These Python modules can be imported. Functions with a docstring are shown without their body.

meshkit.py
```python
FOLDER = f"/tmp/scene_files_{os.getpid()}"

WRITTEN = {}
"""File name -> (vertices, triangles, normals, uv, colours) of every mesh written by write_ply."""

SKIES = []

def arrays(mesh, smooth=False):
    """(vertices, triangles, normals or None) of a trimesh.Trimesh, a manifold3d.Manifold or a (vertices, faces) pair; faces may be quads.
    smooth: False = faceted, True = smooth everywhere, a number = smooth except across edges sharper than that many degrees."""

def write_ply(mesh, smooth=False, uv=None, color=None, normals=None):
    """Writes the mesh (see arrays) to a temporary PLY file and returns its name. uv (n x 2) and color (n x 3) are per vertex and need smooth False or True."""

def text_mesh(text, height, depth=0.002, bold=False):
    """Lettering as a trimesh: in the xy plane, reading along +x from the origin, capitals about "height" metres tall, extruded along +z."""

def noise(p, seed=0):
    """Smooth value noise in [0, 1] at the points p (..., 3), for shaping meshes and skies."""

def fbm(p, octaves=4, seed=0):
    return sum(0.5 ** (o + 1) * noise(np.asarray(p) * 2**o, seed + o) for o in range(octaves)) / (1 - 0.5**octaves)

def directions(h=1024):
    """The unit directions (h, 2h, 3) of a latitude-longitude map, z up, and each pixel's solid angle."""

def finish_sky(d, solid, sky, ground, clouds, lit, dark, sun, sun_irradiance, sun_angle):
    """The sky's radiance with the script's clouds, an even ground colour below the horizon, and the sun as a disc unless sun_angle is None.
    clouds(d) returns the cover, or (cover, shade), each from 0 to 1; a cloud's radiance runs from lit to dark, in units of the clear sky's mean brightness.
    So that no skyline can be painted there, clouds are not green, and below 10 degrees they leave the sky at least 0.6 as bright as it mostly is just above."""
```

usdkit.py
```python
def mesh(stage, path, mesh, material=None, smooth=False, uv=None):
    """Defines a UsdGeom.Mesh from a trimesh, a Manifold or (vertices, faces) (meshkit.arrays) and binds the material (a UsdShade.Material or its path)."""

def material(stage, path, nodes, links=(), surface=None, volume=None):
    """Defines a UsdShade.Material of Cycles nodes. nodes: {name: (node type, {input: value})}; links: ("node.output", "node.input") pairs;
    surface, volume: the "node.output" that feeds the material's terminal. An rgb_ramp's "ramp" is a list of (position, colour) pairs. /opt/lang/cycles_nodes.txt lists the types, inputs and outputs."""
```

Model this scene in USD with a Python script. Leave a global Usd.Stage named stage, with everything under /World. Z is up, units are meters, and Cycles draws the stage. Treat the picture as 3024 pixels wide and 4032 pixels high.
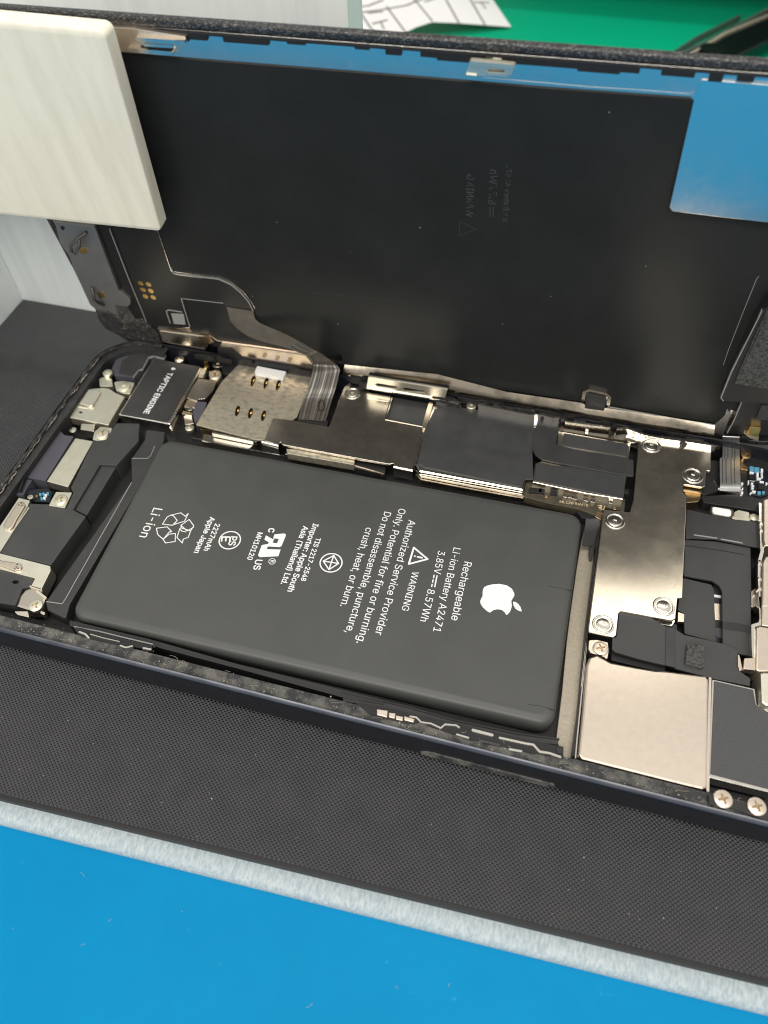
import math, random
import numpy as np, trimesh, usdkit, meshkit
import shapely
from shapely.geometry import Polygon, LineString, Point, MultiPolygon
from shapely import affinity
from scipy.interpolate import PchipInterpolator
import manifold3d as m3
from pxr import Usd, UsdGeom, UsdLux, UsdShade, Gf, Sdf

rng = np.random.default_rng(7); random.seed(7)
stage = Usd.Stage.CreateInMemory()
UsdGeom.SetStageUpAxis(stage, UsdGeom.Tokens.z); UsdGeom.SetStageMetersPerUnit(stage, 1.0)
UsdGeom.Xform.Define(stage, '/World'); UsdGeom.Scope.Define(stage, '/World/Looks')
MM = 0.001

# ---------------------------------------------------------------- camera (millimetres here, metres on the stage)
FPX = 2963.406
CAM = np.array([84.991, -35.107, 103.586])
def rotvec(r):
    a = np.linalg.norm(r); k = np.asarray(r) / a
    K = np.array([[0, -k[2], k[1]], [k[2], 0, -k[0]], [-k[1], k[0], 0]])
    return np.eye(3) + math.sin(a) * K + (1 - math.cos(a)) * K @ K
CM = rotvec([2.4814840250400443, 0.31961786861227987, -0.1322681504009744])   # rows: right, down, forward
cam = UsdGeom.Camera.Define(stage, '/World/Camera')
cam.AddTransformOp().Set(Gf.Matrix4d(*[*CM[0], 0, *(-CM[1]), 0, *(-CM[2]), 0, *(CAM * MM), 1]))
cam.CreateHorizontalApertureAttr(36.0); cam.CreateVerticalApertureAttr(48.0)
cam.CreateFocalLengthAttr(36.0 * FPX / 3024)
cam.CreateClippingRangeAttr(Gf.Vec2f(0.005, 50))
cam.CreateFStopAttr(34.0); cam.CreateFocusDistanceAttr(0.114)
cam.CreateExposureAttr(0.14)

# ---------------------------------------------------------------- light: a bright workshop, ceiling panels overhead
def room_light():
    m = usdkit.material(stage, '/World/Looks/room', {'b': ('background_shader', {'color': (1.0, 0.967, 0.90), 'strength': 0.70})}, [], None)
    m.CreateSurfaceOutput('cycles').ConnectToSource(UsdShade.Shader.Get(stage, '/World/Looks/room/b').CreateOutput('background', Sdf.ValueTypeNames.Token))
    d = UsdLux.DomeLight.Define(stage, '/World/Dome')
    UsdShade.MaterialBindingAPI.Apply(d.GetPrim()).Bind(m)
def panel(name, pos, target, w, h, power, col):
    l = UsdLux.RectLight.Define(stage, '/World/' + name)
    p, t = np.array(pos, float), np.array(target, float)
    z = p - t; z /= np.linalg.norm(z); x = np.cross([0, 1, 0.001], z); x /= np.linalg.norm(x); y = np.cross(z, x)
    l.AddTransformOp().Set(Gf.Matrix4d(*[*x, 0, *y, 0, *z, 0, *p, 1]))
    l.CreateWidthAttr(w); l.CreateHeightAttr(h); l.CreateIntensityAttr(power); l.CreateColorAttr(Gf.Vec3f(*col))
room_light()
panel('CeilingPanel', (0.02, -1.25, 1.35), (0.06, 0.03, 0), 1.6, 0.8, 5.0, (1, 0.96, 0.88))
panel('CeilingStrip', (0.1, -0.02, 1.45), (0.06, 0.03, 0), 1.3, 0.12, 13.0, (1, 0.97, 0.92))

# ---------------------------------------------------------------- measuring: a spot seen in the picture -> a place on a known plane of the real thing
ZM = dict(F=(0,0,.54861),A=(0,0,1.0972),B=(1512,0,1.0972),C=(0,1200,1.659),D=(900,1300,1.5082),E=(2000,1500,1.6201),G=(1800,2500,1.3554),H=(0,2300,1.0972),J=(0,800,2.0738),K=(0,1250,3.16),M=(400,1250,2.37),N=(0,0,1.659),O=(1300,0,1.659),P=(2324,0,2.37),Q=(0,1900,2.765),U=(1500,2000,2.765),V=(1100,1950,2.765),R=(500,1950,2.0738),X=(1350,2700,1.659),Y=(2500,1650,3.16),Z=(2300,2250,2.2914),a=(900,1400,2.0738),b=(1600,1500,1.8433),d=(2500,900,2.603),e=(600,1050,2.0738),g=(2700,1400,3.6852),h=(2700,2000,3.6852),i=(1700,0,1.253),f=(1700,550,2.765))
def src(z, p):
    x, y, k = ZM[z]; return np.atleast_2d(np.asarray(p, float)) / k + [x, y]
def rays(px): return np.stack([(px[:,0]-1512)/FPX, (px[:,1]-2016)/FPX, np.ones(len(px))], 1) @ CM
def onplane(z, p, o, n):
    d = rays(src(z, p)); return CAM + d * (((np.asarray(o) - CAM) @ n) / (d @ n))[:, None]
def ph(z, p, h): return onplane(z, p, [0, 0, h], np.array([0, 0, 1.0]))[:, :2]      # on the phone, h mm above the pad
def ph3(z, p, h): return onplane(z, p, [0, 0, h], np.array([0, 0, 1.0]))
TO = np.array([-0.731, 65.168, 2.869])                                             # the raised screen's corner
def euler(zz, yy, xx):
    c, s = math.cos, math.sin
    Rx = np.array([[1,0,0],[0,c(xx),-s(xx)],[0,s(xx),c(xx)]]); Ry = np.array([[c(yy),0,s(yy)],[0,1,0],[-s(yy),0,c(yy)]]); Rz = np.array([[c(zz),-s(zz),0],[s(zz),c(zz),0],[0,0,1]])
    return Rx @ Ry @ Rz
TM = euler(.012, .011, 1.699)                                                      # columns: along, up, towards the viewer
def sc3(z, p, w): return onplane(z, p, TO + TM[:, 2] * w, TM[:, 2])
def sc(z, p, w): return ((sc3(z, p, w) - TO) @ TM)[:, :2]

# ---------------------------------------------------------------- things, parts and mesh helpers
used = {}
def numbered(path):
    n = used.get(path, -1) + 1; used[path] = n
    return path if n == 0 else f'{path}_{n:03d}'
class Node:
    def __init__(s, path, o=(0, 0, 0)): s.path, s.o = path, np.array(o, float)
def tag(prim, **k):
    for a, v in k.items():
        if v: prim.SetCustomDataByKey(a, v)
def thing(name, label, category, base=(0, 0, 0), rot=None, kind=None, group=None):
    p = numbered('/World/' + name); x = UsdGeom.Xform.Define(stage, p)
    b = np.asarray(base, float)
    r = np.eye(3) if rot is None else rot.T
    x.AddTransformOp().Set(Gf.Matrix4d(*[*r[0], 0, *r[1], 0, *r[2], 0, *(b * MM), 1]))
    tag(x.GetPrim(), label=label, category=category, kind=kind, group=group)
    return Node(p, b if rot is None else (0, 0, 0))
def part(name, mesh, mat, parent, smooth=35, label=None, kind=None, group=None, category=None):
    if isinstance(mesh, (list,)): mesh = trimesh.util.concatenate(mesh)
    if hasattr(mesh, 'to_mesh'):
        mm = mesh.to_mesh(); mesh = trimesh.Trimesh(mm.vert_properties[:, :3], mm.tri_verts, process=False)
    base = parent.path if parent else '/World'
    o = parent.o if parent else np.zeros(3)
    p = numbered(base + '/' + name)
    v = (np.asarray(mesh.vertices) - o) * MM
    m = usdkit.mesh(stage, p, trimesh.Trimesh(v * 1000, mesh.faces, process=False), LOOK[mat], smooth=smooth)
    pts = np.array(m.GetPointsAttr().Get()) * MM
    m.GetPointsAttr().Set([Gf.Vec3f(*map(float, q)) for q in pts])
    tag(m.GetPrim(), label=label, kind=kind, group=group, category=category)
    return Node(p, o)

def as_poly(p, r=0.0, rc=None):
    """An outline with its corners rounded by r (outer) and rc (inner)."""
    g = p if isinstance(p, (Polygon, MultiPolygon)) else Polygon(np.asarray(p)[:, :2])
    if not g.is_valid: g = g.buffer(0)
    if isinstance(g, MultiPolygon): g = max(g.geoms, key=lambda x: x.area)
    if r: g = g.buffer(-r, quad_segs=5, join_style='mitre').buffer(r, quad_segs=5)
    rc = r if rc is None else rc
    if rc: g = g.buffer(rc, quad_segs=5, join_style='mitre').buffer(-rc, quad_segs=5)
    if isinstance(g, MultiPolygon): g = max(g.geoms, key=lambda x: x.area)
    return shapely.geometry.polygon.orient(g.simplify(0.012), 1.0)
def inset(r, b):
    e = np.roll(r, -1, 0) - r; e /= np.linalg.norm(e, axis=1, keepdims=True) + 1e-12
    n = np.stack([-e[:, 1], e[:, 0]], 1); n0 = np.roll(n, 1, 0)
    k = 1 / np.maximum(1 + (n * n0).sum(1), 0.35)
    return r + b * (n + n0) * k[:, None]
def loft(poly, layers, bottom=False):
    """A solid from an outline through (inset, height) layers, capped on top."""
    V, F, off = [], [], 0
    rings = [np.array(poly.exterior.coords)[:-1]] + [np.array(h.coords)[:-1] for h in poly.interiors]
    tops, bots = [], []
    for r in rings:
        n = len(r); i = np.arange(n); j = (i + 1) % n
        for k, (b, z) in enumerate(layers):
            q = inset(r, b) if b else r
            V.append(np.c_[q, np.full(n, z)])
            if k: F.append(np.c_[off + (k-1)*n + i, off + (k-1)*n + j, off + k*n + j]); F.append(np.c_[off + (k-1)*n + i, off + k*n + j, off + k*n + i])
        tops.append(inset(r, layers[-1][0])); bots.append(r); off += n * len(layers)
    for rr, z, flip in ((tops, layers[-1][1], False), (bots, layers[0][1], True)):
        if flip and not bottom: continue
        g = Polygon(rr[0], rr[1:])
        if not g.is_valid: g = g.buffer(0)
        for gg in getattr(g, 'geoms', [g]):
            if gg.area <= 0: continue
            v, f = trimesh.creation.triangulate_polygon(gg, engine='earcut')
            f = np.asarray(f); a = v[f]; cr = np.cross(a[:, 1] - a[:, 0], a[:, 2] - a[:, 0]); f[cr < 0] = f[cr < 0][:, ::-1]
            if flip: f = f[:, ::-1]
            V.append(np.c_[v, np.full(len(v), z)]); F.append(f + off); off += len(v)
    return trimesh.Trimesh(np.vstack(V), np.vstack(F), process=False)
def plate(p, z0, z1, r=0.15, b=0.06, rc=None, bottom=False, holes=()):
    g = as_poly(p, r, rc)
    for h in holes: g = g.difference(h if isinstance(h, Polygon) else as_poly(h, 0.05))
    if isinstance(g, MultiPolygon): g = max(g.geoms, key=lambda x: x.area)
    g = shapely.geometry.polygon.orient(g, 1.0)
    b = min(b, abs(z1 - z0) * 0.6)
    return loft(g, [(0, z0), (0, z1 - b), (b * 0.3, z1 - b * 0.3), (b, z1)], bottom)
def swap(m, a):
    """Local (along, up, towards) mesh moved to the world when a is set; screens keep local coordinates."""
    return m
def tube(pts, r, n=6, closed=False):
    p = np.asarray(pts, float); t = np.gradient(p, axis=0); t /= np.linalg.norm(t, axis=1, keepdims=True) + 1e-12
    a = np.cross(t, [0.1, 0.2, 1.0]); a /= np.linalg.norm(a, axis=1, keepdims=True) + 1e-12; b = np.cross(t, a)
    ang = np.arange(n) * 2 * np.pi / n; r = np.broadcast_to(r, len(p))
    v = p[:, None] + r[:, None, None] * (np.cos(ang)[None, :, None] * a[:, None] + np.sin(ang)[None, :, None] * b[:, None])
    i, j = np.meshgrid(np.arange(len(p) - 1), np.arange(n), indexing='ij'); j2 = (j + 1) % n
    q = np.stack([i*n+j, i*n+j2, (i+1)*n+j2, (i+1)*n+j], -1).reshape(-1, 4)
    f = np.vstack([q[:, [0, 2, 1]], q[:, [0, 3, 2]]])
    return trimesh.Trimesh(v.reshape(-1, 3), f, process=False)
def line_strip(p2, w, z0, z1):
    """A narrow flat bar along a path (an edge, a printed stroke)."""
    g = LineString(np.asarray(p2)[:, :2]).buffer(w / 2, quad_segs=3, cap_style='round', join_style='round')
    return loft(shapely.geometry.polygon.orient(g.simplify(0.01), 1.0), [(0, z0), (0, z1)])
def ribbon(L, R, th, n=40, mids=1):
    """A thin bendable strip between two edge curves given as 3-D points."""
    L, R = np.asarray(L, float), np.asarray(R, float); s = np.linspace(0, 1, len(L)); t = np.linspace(0, 1, n)
    l = PchipInterpolator(s, L)(t); r = PchipInterpolator(s, R)(t)
    k = np.linspace(0, 1, mids + 2)[None, :, None]
    g = l[:, None] * (1 - k) + r[:, None] * k
    nu, nv = g.shape[:2]
    du = np.gradient(g, axis=0); dv = np.gradient(g, axis=1); nn = np.cross(dv, du); nn /= np.linalg.norm(nn, axis=2, keepdims=True) + 1e-12
    top, bot = (g + nn * th / 2).reshape(-1, 3), (g - nn * th / 2).reshape(-1, 3)
    i, j = np.meshgrid(np.arange(nu - 1), np.arange(nv - 1), indexing='ij')
    q = np.stack([i*nv+j, i*nv+j+1, (i+1)*nv+j+1, (i+1)*nv+j], -1).reshape(-1, 4); N = nu * nv
    f = [q, q[:, ::-1] + N]
    for jj in (0, nv - 1):
        i = np.arange(nu - 1); f.append(np.stack([i*nv+jj, (i+1)*nv+jj, (i+1)*nv+jj+N, i*nv+jj+N], -1))
    for ii in (0, nu - 1):
        j = np.arange(nv - 1); f.append(np.stack([ii*nv+j, ii*nv+j+1, ii*nv+j+1+N, ii*nv+j+N], -1))
    f = np.vstack(f); f = np.vstack([f[:, [0, 1, 2]], f[:, [0, 2, 3]]])
    return trimesh.Trimesh(np.vstack([top, bot]), f, process=False)
def lathe(profile, n=36, c=(0, 0, 0)):
    p = np.asarray(profile, float); a = np.arange(n) * 2 * np.pi / n
    v = np.stack([p[:, 0][:, None] * np.cos(a), p[:, 0][:, None] * np.sin(a), np.repeat(p[:, 1][:, None], n, 1)], -1)
    m = len(p); i, j = np.meshgrid(np.arange(m - 1), np.arange(n), indexing='ij'); j2 = (j + 1) % n
    q = np.stack([i*n+j, i*n+j2, (i+1)*n+j2, (i+1)*n+j], -1).reshape(-1, 4)
    return trimesh.Trimesh(v.reshape(-1, 3) + c, np.vstack([q[:, [0, 1, 2]], q[:, [0, 2, 3]]]), process=False)
def boxm(lo, hi, b=0.05):
    return plate(Polygon([(lo[0], lo[1]), (hi[0], lo[1]), (hi[0], hi[1]), (lo[0], hi[1])]), lo[2], hi[2], 0.0, b, 0.0, True)

# ---------------------------------------------------------------- materials
LOOK = {}
def look(name, base, rough=0.5, metal=0.0, base2=None, spread=(0.35, 0.65), ns=400, nd=4, stretch=(1, 1, 1), bump=None, rough2=None, spec=0.5, wave=None, flecks=None, coat=0, thin=None):
    n = {'tc': ('texture_coordinate', {}), 'mp': ('mapping', {'scale': stretch}), 'p': ('principled_bsdf', {'base_color': base, 'roughness': rough, 'metallic': metal, 'specular_ior_level': spec, 'coat_weight': coat})}
    l = [('tc.object', 'mp.vector')]
    col = None
    if base2 is not None or rough2 is not None:
        n['n1'] = ('noise_texture', {'scale': ns, 'detail': nd, 'roughness': 0.6}); l.append(('mp.vector', 'n1.vector'))
    if base2 is not None:
        n['r1'] = ('rgb_ramp', {'ramp': [(spread[0], base), (spread[1], base2)]}); l.append(('n1.fac', 'r1.fac')); col = 'r1.color'
    if rough2 is not None:
        n['mr'] = ('map_range', {'from_min': 0.3, 'from_max': 0.7, 'to_min': rough, 'to_max': rough2, 'clamp': True}); l += [('n1.fac', 'mr.value'), ('mr.result', 'p.roughness')]
    if flecks is not None:                     # (scale, threshold, colour)
        n['fv'] = ('noise_texture', {'scale': flecks[0], 'detail': 3, 'roughness': 0.7}); l.append(('mp.vector', 'fv.vector'))
        n['fr'] = ('rgb_ramp', {'ramp': [(flecks[1], (0, 0, 0)), (min(flecks[1] + 0.07, 1), (1, 1, 1))]}); l.append(('fv.fac', 'fr.fac'))
        n['fm'] = ('mix_color', {'a': base, 'b': flecks[2]}); l.append(('fr.color', 'fm.fac'))
        if col: l.append((col, 'fm.a'))
        col = 'fm.result'
    if col: l.append((col, 'p.base_color'))
    if bump is not None:                       # (scale, distance mm, strength)
        n['bn'] = ('noise_texture', {'scale': bump[0], 'detail': 3, 'roughness': 0.6}); l.append(('mp.vector', 'bn.vector'))
        n['bp'] = ('bump', {'distance': bump[1] * MM, 'strength': bump[2]}); l += [('bn.fac', 'bp.height'), ('bp.normal', 'p.normal')]
    if wave is not None:                       # (direction, scale, distance mm, strength)
        n['wv'] = ('wave_texture', {'bands_direction': wave[0], 'scale': wave[1], 'distortion': wave[4] if len(wave) > 4 else 1.5, 'detail': 2, 'detail_scale': 1.5}); l.append(('tc.object', 'wv.vector'))
        n['wb'] = ('bump', {'distance': wave[2] * MM, 'strength': wave[3]}); l += [('wv.fac', 'wb.height')]
        if bump is not None: l.append(('bp.normal', 'wb.normal')); l.remove(('bp.normal', 'p.normal'))
        l.append(('wb.normal', 'p.normal'))
    LOOK[name] = usdkit.material(stage, '/World/Looks/' + name, n, l, 'p.BSDF')

look('battery_wrap', (0.063, 0.065, 0.063), 0.40, base2=(0.070, 0.072, 0.069), bump=(160, 0.05, 0.35), rough2=0.48, ns=150)
look('battery_edge', (0.03, 0.032, 0.03), 0.4)
look('print_white', (0.82, 0.83, 0.84), 0.5)
look('tape_line', (0.30, 0.30, 0.29), 0.35)
look('black_tape', (0.034, 0.034, 0.035), 0.42, base2=(0.043, 0.043, 0.044), ns=300, bump=(2500, 0.01, 0.3))
look('graphite', (0.040, 0.041, 0.042), 0.42, base2=(0.050, 0.051, 0.052), ns=250, bump=(900, 0.02, 0.35), rough2=0.52)
look('black_plastic', (0.018, 0.018, 0.019), 0.42, bump=(1500, 0.01, 0.3))
look('deep_black', (0.008, 0.008, 0.009), 0.55)
look('purple_grey', (0.075, 0.073, 0.092), 0.6, bump=(3000, 0.01, 0.3))
look('soft_foam', (0.03, 0.03, 0.029), 0.95, base2=(0.10, 0.10, 0.095), ns=2400, nd=5, bump=(2400, 0.25, 1.0))
look('dark_grit', (0.05, 0.052, 0.055), 0.6, base2=(0.075, 0.077, 0.08), ns=5000, bump=(5000, 0.03, 0.6))
look('nickel', (0.86, 0.78, 0.66), 0.23, 1.0, rough2=0.29, ns=300, bump=(9000, 0.002, 0.2))
look('dark_nickel', (0.62, 0.57, 0.50), 0.24, 1.0, rough2=0.30, ns=300, bump=(9000, 0.002, 0.2))
look('beige_metal', (0.80, 0.695, 0.59), 0.31, 1.0, rough2=0.34, ns=900, bump=(9000, 0.003, 0.25))
look('pale_metal', (0.86, 0.82, 0.70), 0.42, 1.0, base2=(0.80, 0.76, 0.64), ns=700, bump=(5000, 0.006, 0.4))
look('lip_metal', (0.40, 0.35, 0.285), 0.22, 1.0, base2=(0.19, 0.17, 0.14), spread=(0.45, 0.65), ns=260, nd=6, bump=(1600, 0.02, 0.5))
look('steel', (0.78, 0.75, 0.69), 0.16, 1.0, rough2=0.26, ns=900)
look('worn_steel', (0.76, 0.68, 0.53), 0.40, 0.85, base2=(0.38, 0.36, 0.31), spread=(0.42, 0.66), ns=800, nd=10, stretch=(1, 1.7, 1), bump=(2600, 0.02, 0.5), rough2=0.6)
look('gold', (0.83, 0.58, 0.22), 0.28, 1.0, base2=(0.72, 0.48, 0.16), ns=500)
look('copper', (0.80, 0.52, 0.34), 0.35, 1.0)
look('brown_metal', (0.46, 0.34, 0.19), 0.3, 1.0)
look('rough_floor', (0.52, 0.46, 0.37), 0.55, 0.7, base2=(0.44, 0.39, 0.31), ns=2500, bump=(2600, 0.06, 0.6))
look('white_label', (0.85, 0.85, 0.86), 0.5)
look('frame_black', (0.016, 0.017, 0.023), 0.30, 0.4, base2=(0.02, 0.021, 0.027), ns=500, rough2=0.36, flecks=(2600, 0.72, (0.12, 0.12, 0.13)))
look('frame_lip', (0.022, 0.025, 0.036), 0.30, 0.7, base2=(0.035, 0.038, 0.05), ns=900, rough2=0.42)
look('clean_ledge', (0.022, 0.023, 0.024), 0.5, base2=(0.035, 0.035, 0.036), ns=500, nd=6, bump=(700, 0.08, 0.5), flecks=(1700, 0.74, (0.3, 0.28, 0.24)))
look('dusty_ledge', (0.026, 0.027, 0.030), 0.7, base2=(0.13, 0.126, 0.114), spread=(0.42, 0.62), ns=420, nd=8, bump=(1800, 0.12, 0.8), flecks=(2300, 0.66, (0.36, 0.32, 0.24)))
look('dirty_glue', (0.022, 0.022, 0.022), 0.5, base2=(0.06, 0.055, 0.05), spread=(0.45, 0.7), ns=900, nd=7, bump=(900, 0.3, 1.0), flecks=(1500, 0.64, (0.45, 0.38, 0.28)))
look('worn_rim', (0.016, 0.016, 0.018), 0.3, 0.15, stretch=(0.8, 3.0, 3.0), bump=(1300, 0.08, 0.6), flecks=(3600, 0.56, (0.24, 0.235, 0.225)))
look('gasket', (0.010, 0.010, 0.011), 0.6, bump=(1500, 0.04, 0.6))
look('screen_plate', (0.78, 0.76, 0.72), 0.17, 1.0, rough2=0.20, ns=500, bump=(6000, 0.001, 0.15))
look('screen_film', (0.019, 0.0205, 0.0205), 0.30, base2=(0.023, 0.0245, 0.0245), ns=80, rough2=0.38, bump=(500, 0.008, 0.12), spec=0.10)
look('panel_black', (0.012, 0.012, 0.012), 0.35, bump=(1200, 0.01, 0.2))
look('flap_metal', (0.36, 0.35, 0.34), 0.42, 0.9, rough2=0.5, ns=500)
look('flex_dark', (0.085, 0.075, 0.061), 0.36, 0.1, base2=(0.12, 0.107, 0.088), ns=350, stretch=(1, 1, 1), spec=0.6)
look('flex_grey', (0.42, 0.42, 0.41), 0.35, 0.75, base2=(0.34, 0.34, 0.34), ns=350)
look('pcb_brown', (0.055, 0.045, 0.030), 0.4, base2=(0.09, 0.075, 0.05), ns=900, spec=0.6)
look('pcb_blue', (0.006, 0.009, 0.016), 0.35)
look('chip_blue', (0.10, 0.32, 0.48), 0.35)
look('chip_white', (0.74, 0.76, 0.80), 0.4)
look('gold_print', (0.78, 0.62, 0.38), 0.4, 0.3)
look('glass_black', (0.004, 0.004, 0.005), 0.12, spec=0.35)
look('holder_white', (0.90, 0.84, 0.69), 0.52, base2=(0.79, 0.73, 0.59), spread=(0.42, 0.66), ns=85, nd=8, stretch=(3.4, 3.4, 0.25), wave=('x', 95, 0.05, 0.35, 4.0), bump=(1500, 0.03, 0.35))
look('wall_cool_tint', (0.83, 0.875, 0.87), 0.55, base2=(0.75, 0.80, 0.80), spread=(0.42, 0.66), ns=85, nd=8, stretch=(3.4, 3.4, 0.25), wave=('x', 95, 0.05, 0.35, 4.0), bump=(1500, 0.03, 0.35))  # same print as the hook, with the bluish light mixed into its colour
look('edge_glint', (0.075, 0.08, 0.10), 0.32, 0.85, base2=(0.13, 0.135, 0.155), ns=500, nd=7, stretch=(0.3, 1, 1))  # lighter metal that paints the highlight along the frame chamfer
look('imprint', (0.052, 0.053, 0.053), 0.6)
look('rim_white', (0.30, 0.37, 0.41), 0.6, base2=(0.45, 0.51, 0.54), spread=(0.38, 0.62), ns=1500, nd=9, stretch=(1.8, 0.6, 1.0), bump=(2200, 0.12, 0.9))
look('blue_rubber', (0.001, 0.205, 0.44), 0.45, base2=(0.001, 0.235, 0.49), spread=(0.3, 0.7), ns=45, nd=8, bump=(1800, 0.03, 0.4), flecks=(700, 0.70, (0.02, 0.27, 0.56)), spec=0.07)
look('green_rubber', (0.0, 0.36, 0.19), 0.5, base2=(0.0, 0.34, 0.18), ns=30, spec=0.12)
look('table_top', (0.35, 0.34, 0.33), 0.6)
look('paper', (0.78, 0.78, 0.79), 0.8)
look('ink', (0.14, 0.13, 0.13), 0.8, base2=(0.24, 0.23, 0.22), ns=700)
look('clear_edge', (0.06, 0.085, 0.07), 0.3, spec=0.4)
look('speck', (0.55, 0.53, 0.47), 0.8)
look('fibre', (0.33, 0.30, 0.25), 0.8)
look('gunmetal', (0.14, 0.13, 0.12), 0.3, 0.9)
# pad: fine crossed ridges moulded into dark rubber
def pad_look():
    n = {'tc': ('texture_coordinate', {}), 'm1': ('mapping', {'rotation': (0, 0, math.radians(47))}), 'm2': ('mapping', {'rotation': (0, 0, math.radians(-49))}),
         'w1': ('wave_texture', {'bands_direction': 'x', 'scale': 740, 'distortion': 0.25, 'detail': 1, 'detail_scale': 0.4}), 'w2': ('wave_texture', {'bands_direction': 'x', 'scale': 740, 'distortion': 0.25, 'detail': 1, 'detail_scale': 0.4}),
         'mx': ('math', {'math_type': 'multiply'}), 'pw': ('math', {'math_type': 'power', 'value2': 0.6}),
         'bp': ('bump', {'distance': 0.34 * MM, 'strength': 1.0}),
         'nz': ('noise_texture', {'scale': 260, 'detail': 5}), 'rp': ('rgb_ramp', {'ramp': [(0.3, (0.062, 0.062, 0.069)), (0.75, (0.077, 0.077, 0.083))]}),
         'fl': ('noise_texture', {'scale': 1500, 'detail': 2}), 'fr': ('rgb_ramp', {'ramp': [(0.73, (0, 0, 0)), (0.78, (1, 1, 1))]}), 'fm': ('mix_color', {'b': (0.22, 0.21, 0.2)}),
         'p': ('principled_bsdf', {'roughness': 0.5, 'specular_ior_level': 0.5})}
    l = [('tc.object', 'm1.vector'), ('tc.object', 'm2.vector'), ('m1.vector', 'w1.vector'), ('m2.vector', 'w2.vector'), ('w1.fac', 'mx.value1'), ('w2.fac', 'mx.value2'), ('mx.value', 'pw.value1'), ('pw.value', 'bp.height'), ('bp.normal', 'p.normal'),
         ('tc.object', 'nz.vector'), ('nz.fac', 'rp.fac'), ('rp.color', 'fm.a'), ('tc.object', 'fl.vector'), ('fl.fac', 'fr.fac'), ('fr.color', 'fm.fac'), ('fm.result', 'p.base_color')]
    LOOK['pad'] = usdkit.material(stage, '/World/Looks/pad', n, l, 'p.BSDF')
pad_look()

# ================================================================ the setting: table, mats
def sheet(x0, x1, y0, y1, z, t=1.0): return boxm((x0, y0, z - t), (x1, y1, z), 0.1)
part('table', sheet(-900, 1000, -700, 1100, -8.0, 20), 'table_top', None, kind='structure', label='worktable under the mats', category='table')
def mat_thing():
    t = thing('blue_mat', 'bright blue rubber work mat in the foreground', 'mat', (60, -120, -7.5))
    part('sheet', sheet(-260, 420, -420, 100, -4.0, 3.5), 'blue_rubber', t)
    t = thing('green_mat', 'green rubber mat lying in the background behind the holder', 'mat', (60, 200, -7.9))
    ys = [101, 180, 260, 340, 420, 500]; zs = [-5.0] * 6
    L = [(-320, y, z) for y, z in zip(ys, zs)]; R_ = [(520, y, z) for y, z in zip(ys, zs)]
    part('sheet', ribbon(L, R_, 1.6, 60, 6), 'green_rubber', t, smooth=60)
mat_thing()
part('added_shade_board', boxm((25, 266, 20), (700, 620, 30), 1.0), 'table_top', None, kind='structure', label='board added out of view to shade the far green mat', category='added_shade_board')  # unseen board, added only to darken the far part of the green mat

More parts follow.
